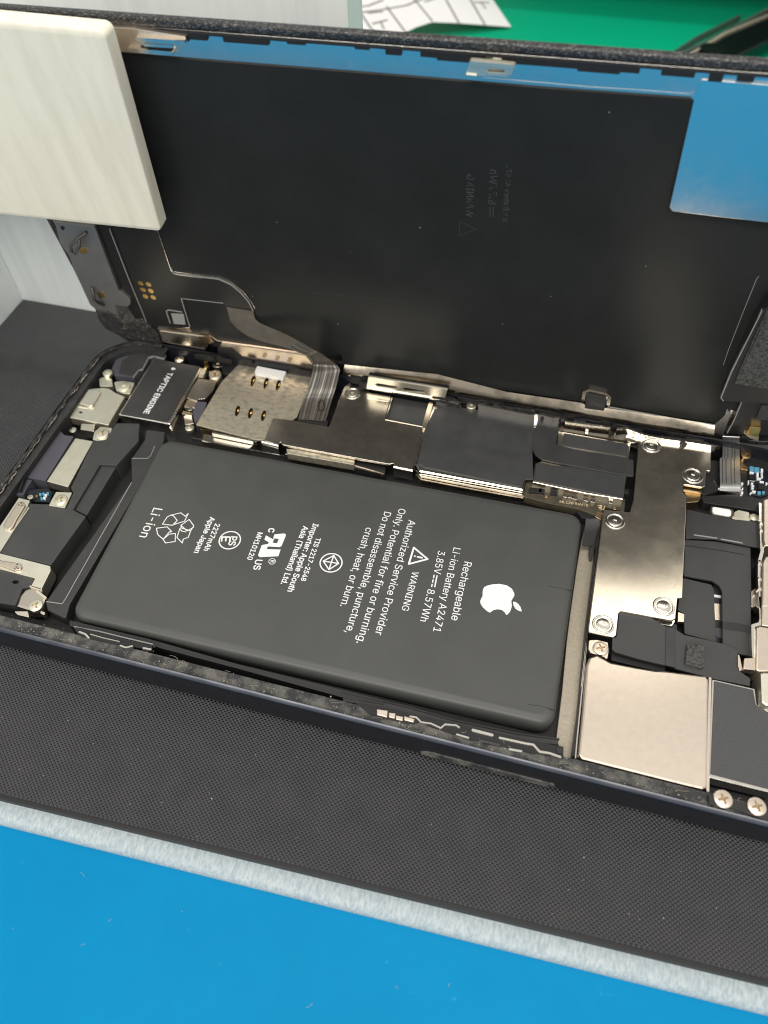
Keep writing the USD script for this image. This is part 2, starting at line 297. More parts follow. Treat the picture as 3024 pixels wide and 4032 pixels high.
# ================================================================ the holder: printed tray with a textured pad, back wall and hook
def holder():
    t = thing('phone_holder', 'white 3D printed phone holder with black textured pad', 'holder', (40, 30, -4))
    a, b2 = ph('H', [(0, 905), (1659, 1305)], 0.0)
    d = (b2 - a) / (b2 - a)[0]
    yl, yr = a[1] + d[1] * (-30 - a[0]), a[1] + d[1] * (260 - a[0])
    part('pad', plate([(-30, yl), (260, yr), (260, 76.9), (-30, 76.9)], -0.35, 0.0, 0.3, 0.15), 'pad', t, label='black rubber pad with fine diamond texture')
    part('pad_backing', plate([(-30, yl - 0.55), (260, yr - 0.55), (260, 76.9), (-30, 76.9)], -2.2, -0.36, 0.3, 0.05), 'deep_black', t)
    w = 3.3
    tray = Polygon([(-33.5, yl - w), (260, yr - w), (260, 82), (-33.5, 82)])
    part('base_plate', loft(as_poly(tray, 0.5), [(0, -3.99), (0.0, -3.4), (0.2, -2.8), (0.7, -2.3), (1.5, -2.06), (2.2, -2.0)]), 'rim_white', t)
    part('back_wall', boxm((-33.4, 77.0, -1.5), (48.9, 84.0, 118), 0.5), 'wall_cool_tint', t)
    part('side_wall', boxm((-34.0, 20.0, -1.5), (-30.1, 76.9, 62), 0.4), 'wall_cool_tint', t)
    # hook in front of the screen's corner
    o = sc('A', [(430, 135), (472, 215), (697, 955), (660, 1005), (0, 930)], 6.0)
    tr = sc('A', [(448, 136)], 6.0)[0]; br = sc('A', [(697, 1004)], 6.0)[0]; tl = sc('A', [(0, 92)], 6.0)[0]; bl = sc('A', [(0, 931)], 6.0)[0]
    ext = lambda p, q, u: q + (p - q) * (u - q[0]) / (p - q)[0]
    poly = [ext(tl, tr, -28), tr, br, ext(bl, br, -28)]
    m = loft(as_poly(poly, 0.9), [(0, 3.6), (0, 5.55), (0.12, 5.82), (0.4, 5.96), (0.8, 6.0)], True)
    m.vertices = TO + m.vertices @ TM.T
    part('hook', m, 'holder_white', t)
holder()

# ================================================================ the phone
PHONE = thing('phone', 'opened black smartphone lying on the textured pad, battery and boards exposed', 'phone', (65.75, 32.1, 0))
LEN, WID = 131.5, 64.2
def rr(ins, z, R=9.0, n=14):
    r = R - ins; pts = []
    for cx, cy, a0 in ((LEN-R, WID-R, 0), (R, WID-R, 90), (R, R, 180), (LEN-R, R, 270)):
        for k in range(n + 1):
            a = math.radians(a0 + 90 * k / n); pts.append((cx + r*math.cos(a), cy + r*math.sin(a), z))
    return np.array(pts)
def ringsolid(layers):
    V = np.vstack([rr(i, z) for i, z in layers]); n = len(rr(0, 0)); F = []
    for k in range(len(layers) - 1):
        i = np.arange(n); j = (i + 1) % n
        F += [np.c_[k*n+i, k*n+j, (k+1)*n+j], np.c_[k*n+i, (k+1)*n+j, (k+1)*n+i]]
    return trimesh.Trimesh(V, np.vstack(F), process=False)
FB = part('frame_band', ringsolid([(1.2, 0.3), (0.35, 0.45), (0.1, 0.8), (0, 1.2), (0, 5.7), (0.06, 6.1), (0.14, 6.3)]), 'frame_black', PHONE, smooth=50)
part('edge_highlight', ringsolid([(0.14, 6.3), (0.3, 6.55), (0.5, 6.72), (0.62, 6.78)]), 'edge_glint', FB, smooth=60)  # chamfer in lighter metal, so the highlight line is in its colour
part('inner_wall', ringsolid([(0.62, 6.78), (0.72, 6.5), (0.74, 6.2), (0.76, 2.0)]), 'frame_black', FB, smooth=50)
part('back_glass', loft(Polygon(rr(1.2, 0)[:, :2]), [(0, 0.05), (0, 0.6)], True), 'glass_black', PHONE)
def ledge(ins0, ins1, z, zi, mat, name, seed=0, amp=0.25, keep=None):
    n = 900
    def dense(ins):
        r = rr(ins, 0)[:, :2]; g = Polygon(r).exterior; return np.array([g.interpolate(t, normalized=True).coords[0] for t in np.linspace(0, 1, n, endpoint=False)])
    rows, ks = [], np.linspace(0, 1, 9)
    o = dense(ins0); i_ = dense(ins1)
    for k in ks:
        q = o * (1 - k) + i_ * k
        wob = (meshkit.fbm(np.c_[q * 0.55, np.full(n, seed)], 4, seed) - 0.5)
        zz = z + amp * wob * (1 if 0 < k < 1 else 0.3)
        rows.append(np.c_[q, zz])
    inner = rows[-1].copy(); inner[:, 2] = zi; rows.append(inner)
    V = np.vstack(rows); F = []
    for k in range(len(rows) - 1):
        i = np.arange(n); j = (i + 1) % n
        F += [np.c_[k*n+i, k*n+j, (k+1)*n+j], np.c_[k*n+i, (k+1)*n+j, (k+1)*n+i]]
    F = np.vstack(F)
    if keep is not None: F = F[keep(V[F].mean(1))]
    part(name, trimesh.Trimesh(V, F, process=False), mat, PHONE, smooth=60)
ledge(0.73, 2.55, 6.25, 2.0, 'dusty_ledge', 'adhesive_ledge', 3, 0.5, lambda c: (c[:, 1] < 7) & (c[:, 0] > 6))
ledge(0.73, 2.7, 6.1, 2.0, 'clean_ledge', 'frame_ledge', 5, 0.35, lambda c: ~((c[:, 1] < 7) & (c[:, 0] > 6)) & ~((c[:, 1] > 50) & (c[:, 0] > 13)) & (c[:, 0] < 60))
ledge(0.55, 1.25, 6.62, 6.1, 'dirty_glue', 'torn_glue', 11, 0.7, lambda c: (c[:, 0] < 12) & (c[:, 1] > 9))
gl = []
for _ in range(34):
    y0 = rng.uniform(9, 56); L = rng.uniform(0.8, 3.5); t = np.linspace(0, 1, 7)
    gl.append(tube(np.c_[1.35 + rng.uniform(-.12, .18) + 0.08 * np.sin(t * 9 + y0), y0 + L * t, np.full(7, 6.5) + 0.06 * np.sin(t * 7)], rng.uniform(0.03, 0.10) * np.sin(np.pi * (0.08 + 0.84 * t)), 5))
part('glue_line', gl, 'fibre', PHONE, kind='stuff')
part('midframe', loft(Polygon(rr(1.0, 0)[:, :2]), [(0, 1.2), (0, 2.2)]), 'deep_black', PHONE)

# small builders on the phone ------------------------------------------------------------
def P(name, z, pts, z1, z0, mat, r=0.2, b=0.06, parent=None, holes=(), rc=None, label=None):
    return part(name, plate(ph(z, pts, z1), z0, z1, r, b, rc, False, [ph(z, h, z1) for h in holes]), mat, parent or PHONE, label=label)
def bar(name, z, pts, w, z1, z0, mat, parent=None):
    if name == 'button_bracket':
        g = as_poly(LineString(ph(z, pts, z1)).buffer(w * 0.62, quad_segs=3), 0.0)
        return part(name, loft(g, [(0, z0 - 0.4), (0, z1 - 0.12), (0.07, z1)]), 'steel', parent or PHONE)
    return part(name, line_strip(ph(z, pts, z1), w, z0, z1), mat, parent or PHONE)
def screw(z, c, rpx, z1, mat='steel', kind='cross', collar=False, name='screw', tilt=None):
    x, y = ph(z, [c], z1)[0]
    r = rpx / ZM[z][2] / FPX * (ph3(z, [c], z1)[0] - CAM) @ CM[2]
    if collar:      # a stamped dish with the screw sitting in it
        part('screw_collar', lathe([(r * 1.0, z1 - 0.12), (r * 0.98, z1 + 0.02), (r * 0.90, z1 + 0.10), (r * 0.80, z1 + 0.06), (r * 0.74, z1 - 0.12), (r * 0.5, z1 - 0.14)], 40, (x, y, 0)), 'steel', PHONE, smooth=60)
        r = r * 0.66; z1 = z1 - 0.02
    h = 0.34
    body = m3.Manifold.revolve(m3.CrossSection([[(0, -0.6), (r * 0.96, -0.6), (r, -0.1), (r * 0.97, 0.02), (r * 0.86, 0.10), (0, 0.16)]]), 36)
    if kind == 'cross':
        for k in (0, 90):
            body = body - m3.Manifold.cube((r * 1.15, r * 0.24, 0.5), True).rotate((0, 0, k + 25)).translate((0, 0, 0.12))
        body = body - m3.Manifold.cylinder(0.5, r * 0.26, r * 0.26, 16, True).translate((0, 0, 0.1))
    elif kind == 'tri':
        for k in (0, 120, 240):
            body = body - m3.Manifold.cube((r * 0.55, r * 0.24, 0.5)).translate((0, -r * 0.12, -0.1)).rotate((0, 0, k + 80))
    else:
        body = body - m3.Manifold.cylinder(0.5, r * 0.2, r * 0.34, 20, True).translate((0, 0, 0.12))
    sc_ = part(name, body.translate((x, y, z1)), mat, PHONE, smooth=40)
    if kind in ('cross', 'tri'):
        arms = [affinity.rotate(shapely.geometry.box(-r * 0.55, -r * 0.11, r * 0.55, r * 0.11), k + 25, origin=(0, 0)) for k in (0, 90)] if kind == 'cross' else [affinity.rotate(shapely.geometry.box(r * 0.1, -r * 0.11, r * 0.52, r * 0.11), k + 80, origin=(0, 0)) for k in (0, 120, 240)]
        g = affinity.translate(shapely.union_all(arms), x, y)
        part('recess_shade', [loft(shapely.geometry.polygon.orient(q, 1.0), [(0, z1 - 0.1), (0, z1 - 0.04)]) for q in getattr(g, 'geoms', [g])], 'brown_metal', sc_, smooth=False)  # dark inlay painting the shade inside the screw drive
    return sc_
def text_on(parent, txt, z, s, e, z1, mat='print_white', bold=False, hs=1.0, name='lettering'):
    a, b = ph(z, [s, e], z1)
    m = meshkit.text_mesh(txt, 1.0, 0.03, bold)
    L = np.linalg.norm(b - a); lo, hi = m.bounds
    k = L / (hi[0] - lo[0]); d = (b - a) / L; nrm = np.array([-d[1], d[0]])
    v = m.vertices; x = (v[:, 0] - lo[0]) * k; y = v[:, 1] * k * hs
    m.vertices = np.c_[a + x[:, None] * d + y[:, None] * nrm, z1 - 0.01 + v[:, 2]]
    return part(name, m, mat, parent, smooth=False)
def strokes(parent, z, lines, w, z1, mat='print_white', name='printed_symbol', extra=()):
    g = shapely.union_all([LineString(ph(z, l, z1)).buffer(w / 2, quad_segs=4) for l in lines] + list(extra))
    ms = [loft(shapely.geometry.polygon.orient(q.simplify(0.008), 1.0), [(0, z1 - 0.01), (0, z1 + 0.02)]) for q in getattr(g, 'geoms', [g])]
    return part(name, ms, mat, parent, smooth=False)

# ---------------------------------------------------------------- battery
BZ = 5.6
def battery():
    o = ph('F', [(352, 943), (1262, 1110), (1197, 1572), (146, 1328)], BZ)
    g = as_poly(o, 2.3)
    B = part('battery', loft(g, [(0.2, 2.2), (0.0, 2.6), (0, 4.3), (0.08, 4.8), (0.28, 5.2), (0.6, 5.45), (1.0, 5.56), (1.4, BZ)]), 'battery_wrap', PHONE, smooth=60, label='flat dark grey battery pack with white printed text')
    z = BZ
    text_on(B, 'Rechargeable', 'U', (909, 582), (763, 1216), z)
    text_on(B, 'Li-ion Battery A2471', 'U', (792, 430), (566, 1340), z)
    text_on(B, '3.85V', 'U', (624, 465), (573, 712), z)
    text_on(B, '8.57Wh', 'U', (511, 882), (427, 1228), z)
    text_on(B, 'WARNING', 'U', (343, 690), (224, 1110), z)
    strokes(B, 'U', [[(610, 738), (586, 858)], [(578, 733), (573, 760)], [(568, 783), (563, 808)], [(557, 832), (552, 856)]], 0.20, z)
    strokes(B, 'U', [[(358, 432), (508, 557), (303, 611), (358, 432)], [(447, 543), (400, 533)], [(369, 526), (368, 525.5)]], 0.29, z, name='warning_triangle')
    text_on(B, 'Authorized Service Provider', 'V', (1410, 268), (1040, 1512), z)
    text_on(B, 'Only. Potential for fire or burning.', 'V', (1303, 143), (838, 1606), z)
    text_on(B, 'Do not disassemble, puncture,', 'V', (1145, 178), (716, 1490), z)
    text_on(B, 'crush, heat, or burn.', 'V', (945, 350), (660, 1205), z)
    text_on(B, 'TIS 2217-2548', 'V', (402, 462), (232, 928), z, bold=True)
    text_on(B, 'Importer: Apple South', 'V', (370, 306), (87, 1045), z, bold=True)
    text_on(B, 'Asia (Thailand) Ltd.', 'V', (262, 332), (15, 965), z, bold=True)
    def ring(zn, c, e, zz): 
        a, b = ph(zn, [c, e], zz); rad = np.linalg.norm(b - a); return [tuple(a + rad * np.array([math.cos(t), math.sin(t)])) for t in np.linspace(0, 2 * math.pi, 49)]
    def local(lines, w, name):
        g = shapely.union_all([LineString(l).buffer(w / 2, quad_segs=4) for l in lines]); ms = [loft(shapely.geometry.polygon.orient(q.simplify(0.006), 1.0), [(0, z - 0.01), (0, z + 0.02)]) for q in getattr(g, 'geoms', [g])]
        part(name, ms, 'print_white', B, smooth=False)
    dv = ph('V', [(478, 717), (592, 657), (645, 743), (540, 810)], z); cc = dv.mean(0)
    q = [tuple(x) for x in dv]
    local([ring('V', (563, 735), (682, 735), z), q + [q[0]], [q[0], q[2]], [q[1], q[3]]], 0.20, 'printed_symbol')
    local([ring('R', (840, 367), (926, 367), z)], 0.2, 'printed_symbol')
    text_on(B, 'PS', 'R', (847, 334), (826, 409), z, bold=True); text_on(B, 'E', 'R', (774, 336), (767, 378), z, bold=True)
    text_on(B, '2227mAh', 'R', (722, 230), (626, 450), z, bold=True); text_on(B, 'Apple Japan', 'R', (681, 176), (546, 468), z, bold=True)
    text_on(B, 'Li-ion', 'R', (219, 102), (100, 338), z)
    strokes(B, 'R', [[(290, 236), (328, 178), (358, 163), (380, 168), (410, 206), (372, 246), (290, 236)], [(358, 163), (440, 144), (476, 172), (500, 150), (470, 212), (382, 240), (408, 208)],
                     [(508, 198), (546, 250), (520, 292), (440, 266), (446, 242), (508, 198)], [(520, 292), (500, 345), (460, 358), (452, 390), (408, 345), (432, 272), (446, 292), (480, 300)], [(440, 244), (490, 292), (544, 262)],
                     [(240, 270), (328, 258), (366, 298), (345, 300), (296, 360), (252, 322), (240, 270)], [(296, 360), (314, 390), (394, 378), (396, 312), (345, 318), (296, 360)]], 0.14, z, name='recycling_symbol')
    text_on(B, 'c', 'R', (1160, 267), (1152, 303), z, bold=True); text_on(B, 'US', 'R', (1052, 524), (1030, 607), z, bold=True); text_on(B, 'MH10120', 'R', (1070, 301), (980, 524), z, bold=True)
    Rl = [(1205, 319), (1288, 313), (1299, 325), (1262, 415), (1246, 424), (1150, 418), (1142, 440), (1255, 444), (1236, 498), (1085, 506), (1070, 492), (1100, 408), (1150, 398), (1160, 386), (1122, 362), (1135, 328), (1196, 362), (1196, 345)]
    hole = Polygon(ph('R', [(1240, 358), (1205, 352), (1188, 388), (1225, 392)], z)); hole2 = Polygon(ph('R', [(1252, 436), (1148, 428), (1130, 465), (1140, 468), (1150, 441), (1250, 446)], z))
    g2 = Polygon(ph('R', Rl, z)).buffer(0).difference(hole)
    for gg in getattr(g2, 'geoms', [g2]): part('printed_symbol', loft(shapely.geometry.polygon.orient(gg, 1.0), [(0, z - .01), (0, z + .02)]), 'print_white', B, smooth=False)
    local([ring('R', (1185, 540), (1212, 540), z)], 0.09, 'printed_symbol'); text_on(B, 'R', 'R', (1175, 530), (1172, 549), z, bold=True)
    def spl(p):
        p = np.array(p + [p[0]], float); t = np.r_[0, np.cumsum(np.linalg.norm(np.diff(p, axis=0), axis=1))]
        from scipy.interpolate import CubicSpline
        return CubicSpline(t, p, bc_type='periodic')(np.linspace(0, t[-1], 90)[:-1])
    body = Polygon(ph('U', [(1112, 885), (1125, 862), (1160, 845), (1220, 831), (1290, 827), (1370, 843), (1425, 880), (1450, 925), (1453, 955), (1435, 985), (1420, 1010), (1421, 1035), (1426, 1065), (1412, 1118), (1390, 1150), (1365, 1168), (1346, 1135), (1312, 1110), (1270, 1103), (1225, 1113), (1188, 1141), (1150, 1120), (1110, 1083), (1085, 1045), (1080, 1015), (1092, 985), (1107, 960), (1107, 915)], z)).buffer(0)
    leaf = Polygon(ph('U', [(1436, 1022), (1462, 1023), (1492, 1042), (1520, 1080), (1534, 1128), (1500, 1120), (1465, 1098), (1443, 1062)], z)).buffer(0)
    ms = [loft(as_poly(q, 0.03), [(0, z - .01), (0, z + .02)]) for q in (body, leaf)]
    part('printed_symbol', ms, 'print_white', B, smooth=False, label='white fruit-shaped logo')
    # seams of the wrapping near the far right corners
    bar('wrap_seam', 'G', [(380, 371), (450, 380), (522, 404)], 0.07, z + 0.012, z - 0.05, 'deep_black', B)
    bar('wrap_seam', 'E', [(255, 1308), (330, 1322), (412, 1338)], 0.05, z + 0.012, z - 0.05, 'deep_black', B)
    # lower tape shelf at the connector end
    sh = [(955, 815), (1078, 830), (1072, 885), (1050, 960), (455, 1960), (430, 2052), (310, 1995), (297, 1940), (862, 1150), (855, 1010), (945, 880)]
    P('tape_shelf', 'C', sh, 4.7, 2.2, 'black_tape', 0.3, 0.15, B)
    bar('tape_edge', 'C', [(1010, 922), (985, 985), (962, 1003), (862, 1002)], 0.10, 4.78, 4.6, 'tape_line', B)
    bar('tape_edge', 'C', [(858, 1162), (640, 1545), (425, 1925), (405, 1953), (302, 1938)], 0.13, 4.78, 4.6, 'tape_line', B)
battery()

# ---------------------------------------------------------------- connector end (left of the picture)
def left_end():
    T = P('haptic_motor', 'M', [(478, 388), (940, 462), (640, 1000), (150, 908)], 5.2, 2.2, 'steel', 0.35, 0.25)
    L = P('motor_label', 'M', [(492, 386), (922, 458), (612, 978), (172, 900)], 5.32, 5.1, 'black_tape', 0.3, 0.04, T)
    text_on(T, 'TAPTIC ENGINE', 'M', (622, 512), (388, 893), 5.34, bold=True)
    c = ph('M', [(668, 478)], 5.34)[0]
    lg = Point(0, 0).buffer(0.36, quad_segs=8).difference(Point(-0.38, 0.02).buffer(0.14)).union(affinity.rotate(affinity.scale(Point(0.02, 0.47).buffer(0.12), 0.6, 1.0), -30))
    lg = affinity.translate(affinity.rotate(lg, -90, origin=(0, 0)), *c)
    part('printed_symbol', [loft(shapely.geometry.polygon.orient(q, 1.0), [(0, 5.31), (0, 5.35)]) for q in getattr(lg, 'geoms', [lg])], 'print_white', T, smooth=False)
    P('motor_flange', 'M', [(925, 470), (960, 480), (760, 800), (660, 1060), (625, 1020), (800, 700)], 4.4, 2.2, 'nickel', 0.1)
    # corner foam
    P('corner_foam', 'M', [(92, 480), (140, 372), (210, 297), (330, 262), (560, 305), (592, 345), (580, 382), (452, 362), (432, 385), (380, 478), (292, 556), (120, 540)], 5.2, 2.2, 'purple_grey', 0.3)
    P('corner_foam_cover', 'M', [(190, 400), (330, 310), (560, 310), (588, 345), (576, 380), (452, 360), (432, 382), (378, 470), (292, 548), (160, 520)], 5.32, 5.1, 'black_tape', 0.25)
    bar('wire_edge', 'M', [(292, 556), (345, 490), (382, 478), (440, 370), (485, 358), (580, 382), (598, 348)], 0.14, 5.4, 5.0, 'tape_line')
    # port bracket with its raised tab
    Bk = P('port_bracket', 'K', [(1075, 905), (1100, 888), (1290, 872), (1360, 885), (1440, 935), (1555, 985), (1405, 1240), (1350, 1340), (862, 1246), (975, 1060)], 5.3, 3.6, 'pale_metal', 0.2, 0.12)
    P('raised_tab', 'K', [(1095, 892), (1215, 892), (1255, 925), (1150, 1095), (1120, 1108), (978, 1072)], 5.75, 5.2, 'pale_metal', 0.25, 0.2, Bk)
    bar('bright_fold', 'K', [(965, 1098), (1085, 1118), (1130, 1100)], 0.22, 5.5, 5.2, 'steel', Bk)
    P('pin_hole', 'K', [(975, 1185), (1000, 1165), (1028, 1180), (1020, 1195)], 5.315, 5.2, 'deep_black', 0.05, 0.01, Bk)
    P('screw_tab', 'M', [(115, 600), (205, 590), (310, 608), (262, 715), (190, 705), (135, 680)], 5.35, 4, 'pale_metal', 0.3, 0.1, Bk)
    screw('M', (208, 640), 62, 5.5, 'pale_metal', 'post')
    screw('K', (1338, 688), 62, 5.6, 'pale_metal', 'post')
    P('post_foot', 'K', [(1275, 740), (1390, 760), (1405, 860), (1240, 858), (1232, 765)], 5.1, 3, 'pale_metal', 0.3)
    P('screw_tab', 'K', [(1175, 1420), (1250, 1360), (1400, 1375), (1330, 1530), (1260, 1545), (1150, 1520)], 5.0, 3.4, 'pale_metal', 0.2)
    screw('K', (1268, 1440), 88, 5.2, 'pale_metal', 'tri')
    P('contact_block', 'K', [(1010, 1320), (1180, 1330), (1170, 1420), (1000, 1395)], 4.9, 3, 'nickel', 0.15)
    screw('K', (905, 1400), 48, 4.6, 'steel', 'post')
    P('port_strip', 'K', [(938, 1500), (1160, 1540), (845, 2112), (580, 2038)], 5.1, 3.2, 'pale_metal', 0.12, 0.1)
    P('port_foam', 'K', [(700, 1360), (800, 1460), (918, 1480), (565, 2035), (318, 1988)], 4.9, 2.2, 'purple_grey', 0.2)
    P('port_foam', 'K', [(300, 2010), (400, 2020), (330, 2130), (290, 2212), (200, 2212)], 4.7, 2.2, 'purple_grey', 0.15)
    bar('trim_line', 'K', [(830, 1230), (640, 1440), (470, 1690), (310, 1960), (240, 2150)], 0.22, 5.6, 5.0, 'black_plastic')
    # speaker cover
    S_ = P('speaker_cover', 'C', [(760, 772), (912, 775), (905, 890), (762, 1050), (655, 1043), (478, 1338), (562, 1382), (332, 1702), (3, 1622), (195, 1298), (322, 1302), (432, 1330), (478, 1230), (462, 1195), (610, 890), (690, 880)], 5.25, 2.2, 'graphite', 0.2, 0.12)
    P('cover_recess', 'C', [(660, 1052), (760, 1058), (566, 1378), (486, 1336)], 4.75, 2.2, 'graphite', 0.15)
    P('screw_tab', 'Q', [(610, 100), (785, 108), (705, 278), (530, 250), (560, 190)], 5.35, 3.5, 'pale_metal', 0.15)
    screw('Q', (660, 185), 72, 5.5, 'pale_metal', 'tri')
    P('connector_board', 'Q', [(265, 80), (520, 60), (570, 110), (540, 215), (340, 205)], 4.3, 2.2, 'pcb_blue', 0.1)
    for (x, y), mt in zip([(440, 130), (475, 125), (500, 140), (455, 175), (485, 170), (400, 150), (520, 120)], ['chip_blue', 'chip_blue', 'chip_white', 'chip_blue', 'chip_white', 'brown_metal', 'chip_blue']):
        P('chip', 'Q', [(x-13, y-18), (x+13, y-14), (x+8, y+14), (x-16, y+10)], 4.6, 4.2, mt, 0.04, 0.03)
    screw('Q', (330, 160), 34, 5.0, 'steel', 'cross')
    # speaker frame strips with springs
    P('speaker_frame', 'Q', [(205, 165), (325, 195), (300, 260), (0, 742), (-60, 700), (-60, 560), (0, 470)], 5.35, 3.0, 'pale_metal', 0.12)
    bar('bright_fold', 'Q', [(312, 275), (150, 510), (0, 745)], 0.22, 5.5, 5.2, 'pale_metal')
    sp = P('contact_spring', 'Q', [(190, 212), (250, 200), (275, 245), (180, 400), (142, 480), (95, 518), (45, 505), (32, 470), (60, 410)], 5.75, 5.35, 'beige_metal', 0.25, 0.2)
    for c in ((205, 243), (232, 222), (240, 250)): P('spring_dimple', 'Q', [(c[0]-9, c[1]-6), (c[0]+9, c[1]-6), (c[0]+9, c[1]+6), (c[0]-9, c[1]+6)], 5.765, 5.7, 'deep_black', 0.05, 0.01, sp)
    P('speaker_frame', 'Q', [(-70, 750), (0, 770), (548, 908), (552, 960), (448, 1168), (335, 1132), (382, 1042), (0, 942), (-70, 925)], 5.35, 3.0, 'pale_metal', 0.15)
    sp = P('contact_spring', 'Q', [(-40, 815), (20, 845), (170, 868), (225, 880), (240, 912), (222, 955), (150, 962), (60, 925), (-40, 895)], 5.7, 5.35, 'beige_metal', 0.25, 0.2)
    for c in ((188, 890), (178, 918), (160, 940), (195, 932)): P('spring_dimple', 'Q', [(c[0]-9, c[1]-6), (c[0]+9, c[1]-6), (c[0]+9, c[1]+6), (c[0]-9, c[1]+6)], 5.715, 5.65, 'deep_black', 0.05, 0.01, sp)
    P('speaker_side', 'Q', [(-120, 930), (0, 952), (375, 1050), (330, 1135), (245, 1150), (165, 1340), (0, 1312), (-120, 1290)], 5.0, 2.2, 'graphite', 0.2, holes=[[(132, 1075), (160, 1058), (205, 1068), (200, 1095), (160, 1102), (135, 1092)]])
    P('screw_dome', 'Q', [(330, 1130), (448, 1168), (500, 1262), (462, 1392), (335, 1402), (165, 1348), (200, 1232), (260, 1160)], 4.9, 3.0, 'dark_nickel', 0.5, 0.5)
    bar('bright_fold', 'Q', [(332, 1130), (448, 1166)], 0.3, 5.35, 4.8, 'pale_metal'); bar('bright_fold', 'Q', [(405, 1185), (495, 1255)], 0.35, 5.1, 4.8, 'pale_metal')
    screw('Q', (390, 1338), 76, 5.15, 'pale_metal', 'tri')
    P('contact_foot', 'Q', [(150, 1400), (300, 1400), (320, 1470), (190, 1440)], 5.6, 4.6, 'nickel', 0.1); P('contact_foot', 'Q', [(440, 1395), (492, 1410), (480, 1445), (440, 1425)], 5.7, 4.6, 'nickel', 0.1)
left_end()

# ---------------------------------------------------------------- far strip: card reader, covers and boards
def far_strip():
    # bracket beside the haptic motor
    P('motor_bracket', 'M', [(900, 570), (1078, 592), (1040, 680), (968, 758), (905, 765), (892, 780), (790, 752), (840, 660)], 5.0, 3.0, 'dark_nickel', 0.12)
    P('spring_clip', 'M', [(800, 765), (890, 782), (868, 845), (770, 835)], 4.8, 3.2, 'beige_metal', 0.1); P('spring_clip', 'M', [(760, 870), (852, 890), (838, 915), (748, 898)], 5.0, 3.2, 'steel', 0.08)
    P('spring_clip', 'M', [(765, 920), (840, 930), (860, 990), (780, 1000)], 4.4, 3.0, 'beige_metal', 0.1)
    screw('M', (825, 855), 26, 5.0, 'steel', 'post'); screw('M', (820, 1028), 42, 4.6, 'pale_metal', 'post')
    screw('M', (1058, 528), 58, 5.3, 'pale_metal', 'cross')
    P('screw_tab', 'M', [(1000, 500), (1110, 500), (1120, 540), (1085, 590), (1010, 575)], 5.1, 3.0, 'pale_metal', 0.2)
    P('flex_tongue', 'M', [(955, 405), (990, 405), (1000, 460), (960, 470)], 5.2, 4.0, 'gold', 0.08); P('flex_tongue', 'M', [(930, 470), (985, 475), (945, 565), (900, 555)], 5.0, 4.0, 'pale_metal', 0.12)
    screw('M', (1085, 435), 50, 4.9, 'nickel', 'post'); screw('M', (725, 388), 48, 4.6, 'nickel', 'post')
    P('latch_block', 'M', [(870, 780), (985, 790), (935, 930), (870, 985), (850, 900)], 4.7, 2.2, 'purple_grey', 0.2)
    P('latch_block', 'M', [(1110, 400), (1290, 410), (1220, 540), (1130, 520)], 4.8, 2.2, 'black_plastic', 0.15)
    # card reader plate with six contact windows
    pl = src('D', [(0, 0)])
    poly = np.vstack([ph('M', [(1282, 432), (1120, 600), (880, 1000)], 4.9), ph('a', [(225, 690)], 4.9), ph('a', [(290, 690), (560, 500), (700, 130), (640, 100), (120, 40)], 4.9)])
    ov = [(200, 205), (305, 224), (406, 240), (72, 448), (178, 468), (285, 488)]
    holes = [[(x + 30*math.cos(t)*0.55 + 42*math.sin(t)*0.3, y - 46*math.sin(t) + 8*math.cos(t)) for t in np.linspace(0, 2*math.pi, 15)[:-1]] for x, y in ov]
    C_ = part('card_reader', plate(poly, 4.6, 4.9, 0.2, 0.06, holes=[ph('a', h_, 4.9) for h_ in holes]), 'worn_steel', PHONE, label='scratched silver card reader plate with six contact windows')
    P('reader_base', 'a', [(20, 130), (640, 110), (540, 530), (250, 680), (-240, 600)], 3.9, 2.2, 'brown_metal', 0.2)
    for x, y in ov:
        c = ph('a', [(x + 8, y - 2)], 4.6)[0]
        s = trimesh.creation.icosphere(2, 1.0); s.vertices = s.vertices * [0.26, 0.42, 0.3] + [c[0], c[1], 4.55]
        part('contact_spring', s, 'gold', C_, smooth=60)
    P('white_sticker', 'a', [(232, 84), (472, 130), (445, 184), (212, 140)], 5.6, 4.9, 'white_label', 0.2, 0.03)
    bar('reader_edge', 'a', [(-130, 628), (0, 655), (225, 700)], 0.35, 5.05, 4.2, 'steel')
    part('reader_wall', plate(ph('a', [(-200, 640), (225, 715), (160, 765), (-220, 700)], 4.0), 2.2, 4.0, 0.1), 'dark_nickel', PHONE)
    bar('reader_edge', 'a', [(-300, 670), (-150, 705), (0, 738), (160, 765), (450, 818)], 0.16, 4.1, 3.4, 'steel')
    # dark cover plate over the connectors
    CP = P('board_cover', 'a', [(362, 508), (540, 530), (822, 580), (942, 255), (985, 225), (1140, 250), (1150, 300), (1328, 330), (1272, 520), (1592, 580), (1500, 935), (1362, 908), (1345, 880), (1315, 888), (440, 728), (425, 705), (400, 728), (290, 695)], 5.35, 4.9, 'dark_nickel', 0.16, 0.08)
    for q in ([(272, 700), (408, 735)], [(1350, 905), (1505, 938)]):
        p3 = ph3('a', q, 5.3); dn = p3 + [0, -0.25, -2.2]; p3 = p3 + [0, 0.12, 0.02]; mid = (p3 + dn) / 2 + [0, -0.12, 0.9]
        part('bent_tab', ribbon([p3[0], mid[0], dn[0]], [p3[1], mid[1], dn[1]], 0.2, 16), 'steel', CP, smooth=60)
    part('cover_reflection', line_strip(ph('a', [(1140, 335), (1300, 360)], 5.42), 0.9, 5.3, 5.42), 'nickel', CP)  # bright strip standing in for a reflection on the cover plate
    P('board_edge', 'a', [(470, 760), (560, 765), (1030, 850), (1025, 892), (480, 800)], 4.7, 3.2, 'worn_steel', 0.15)
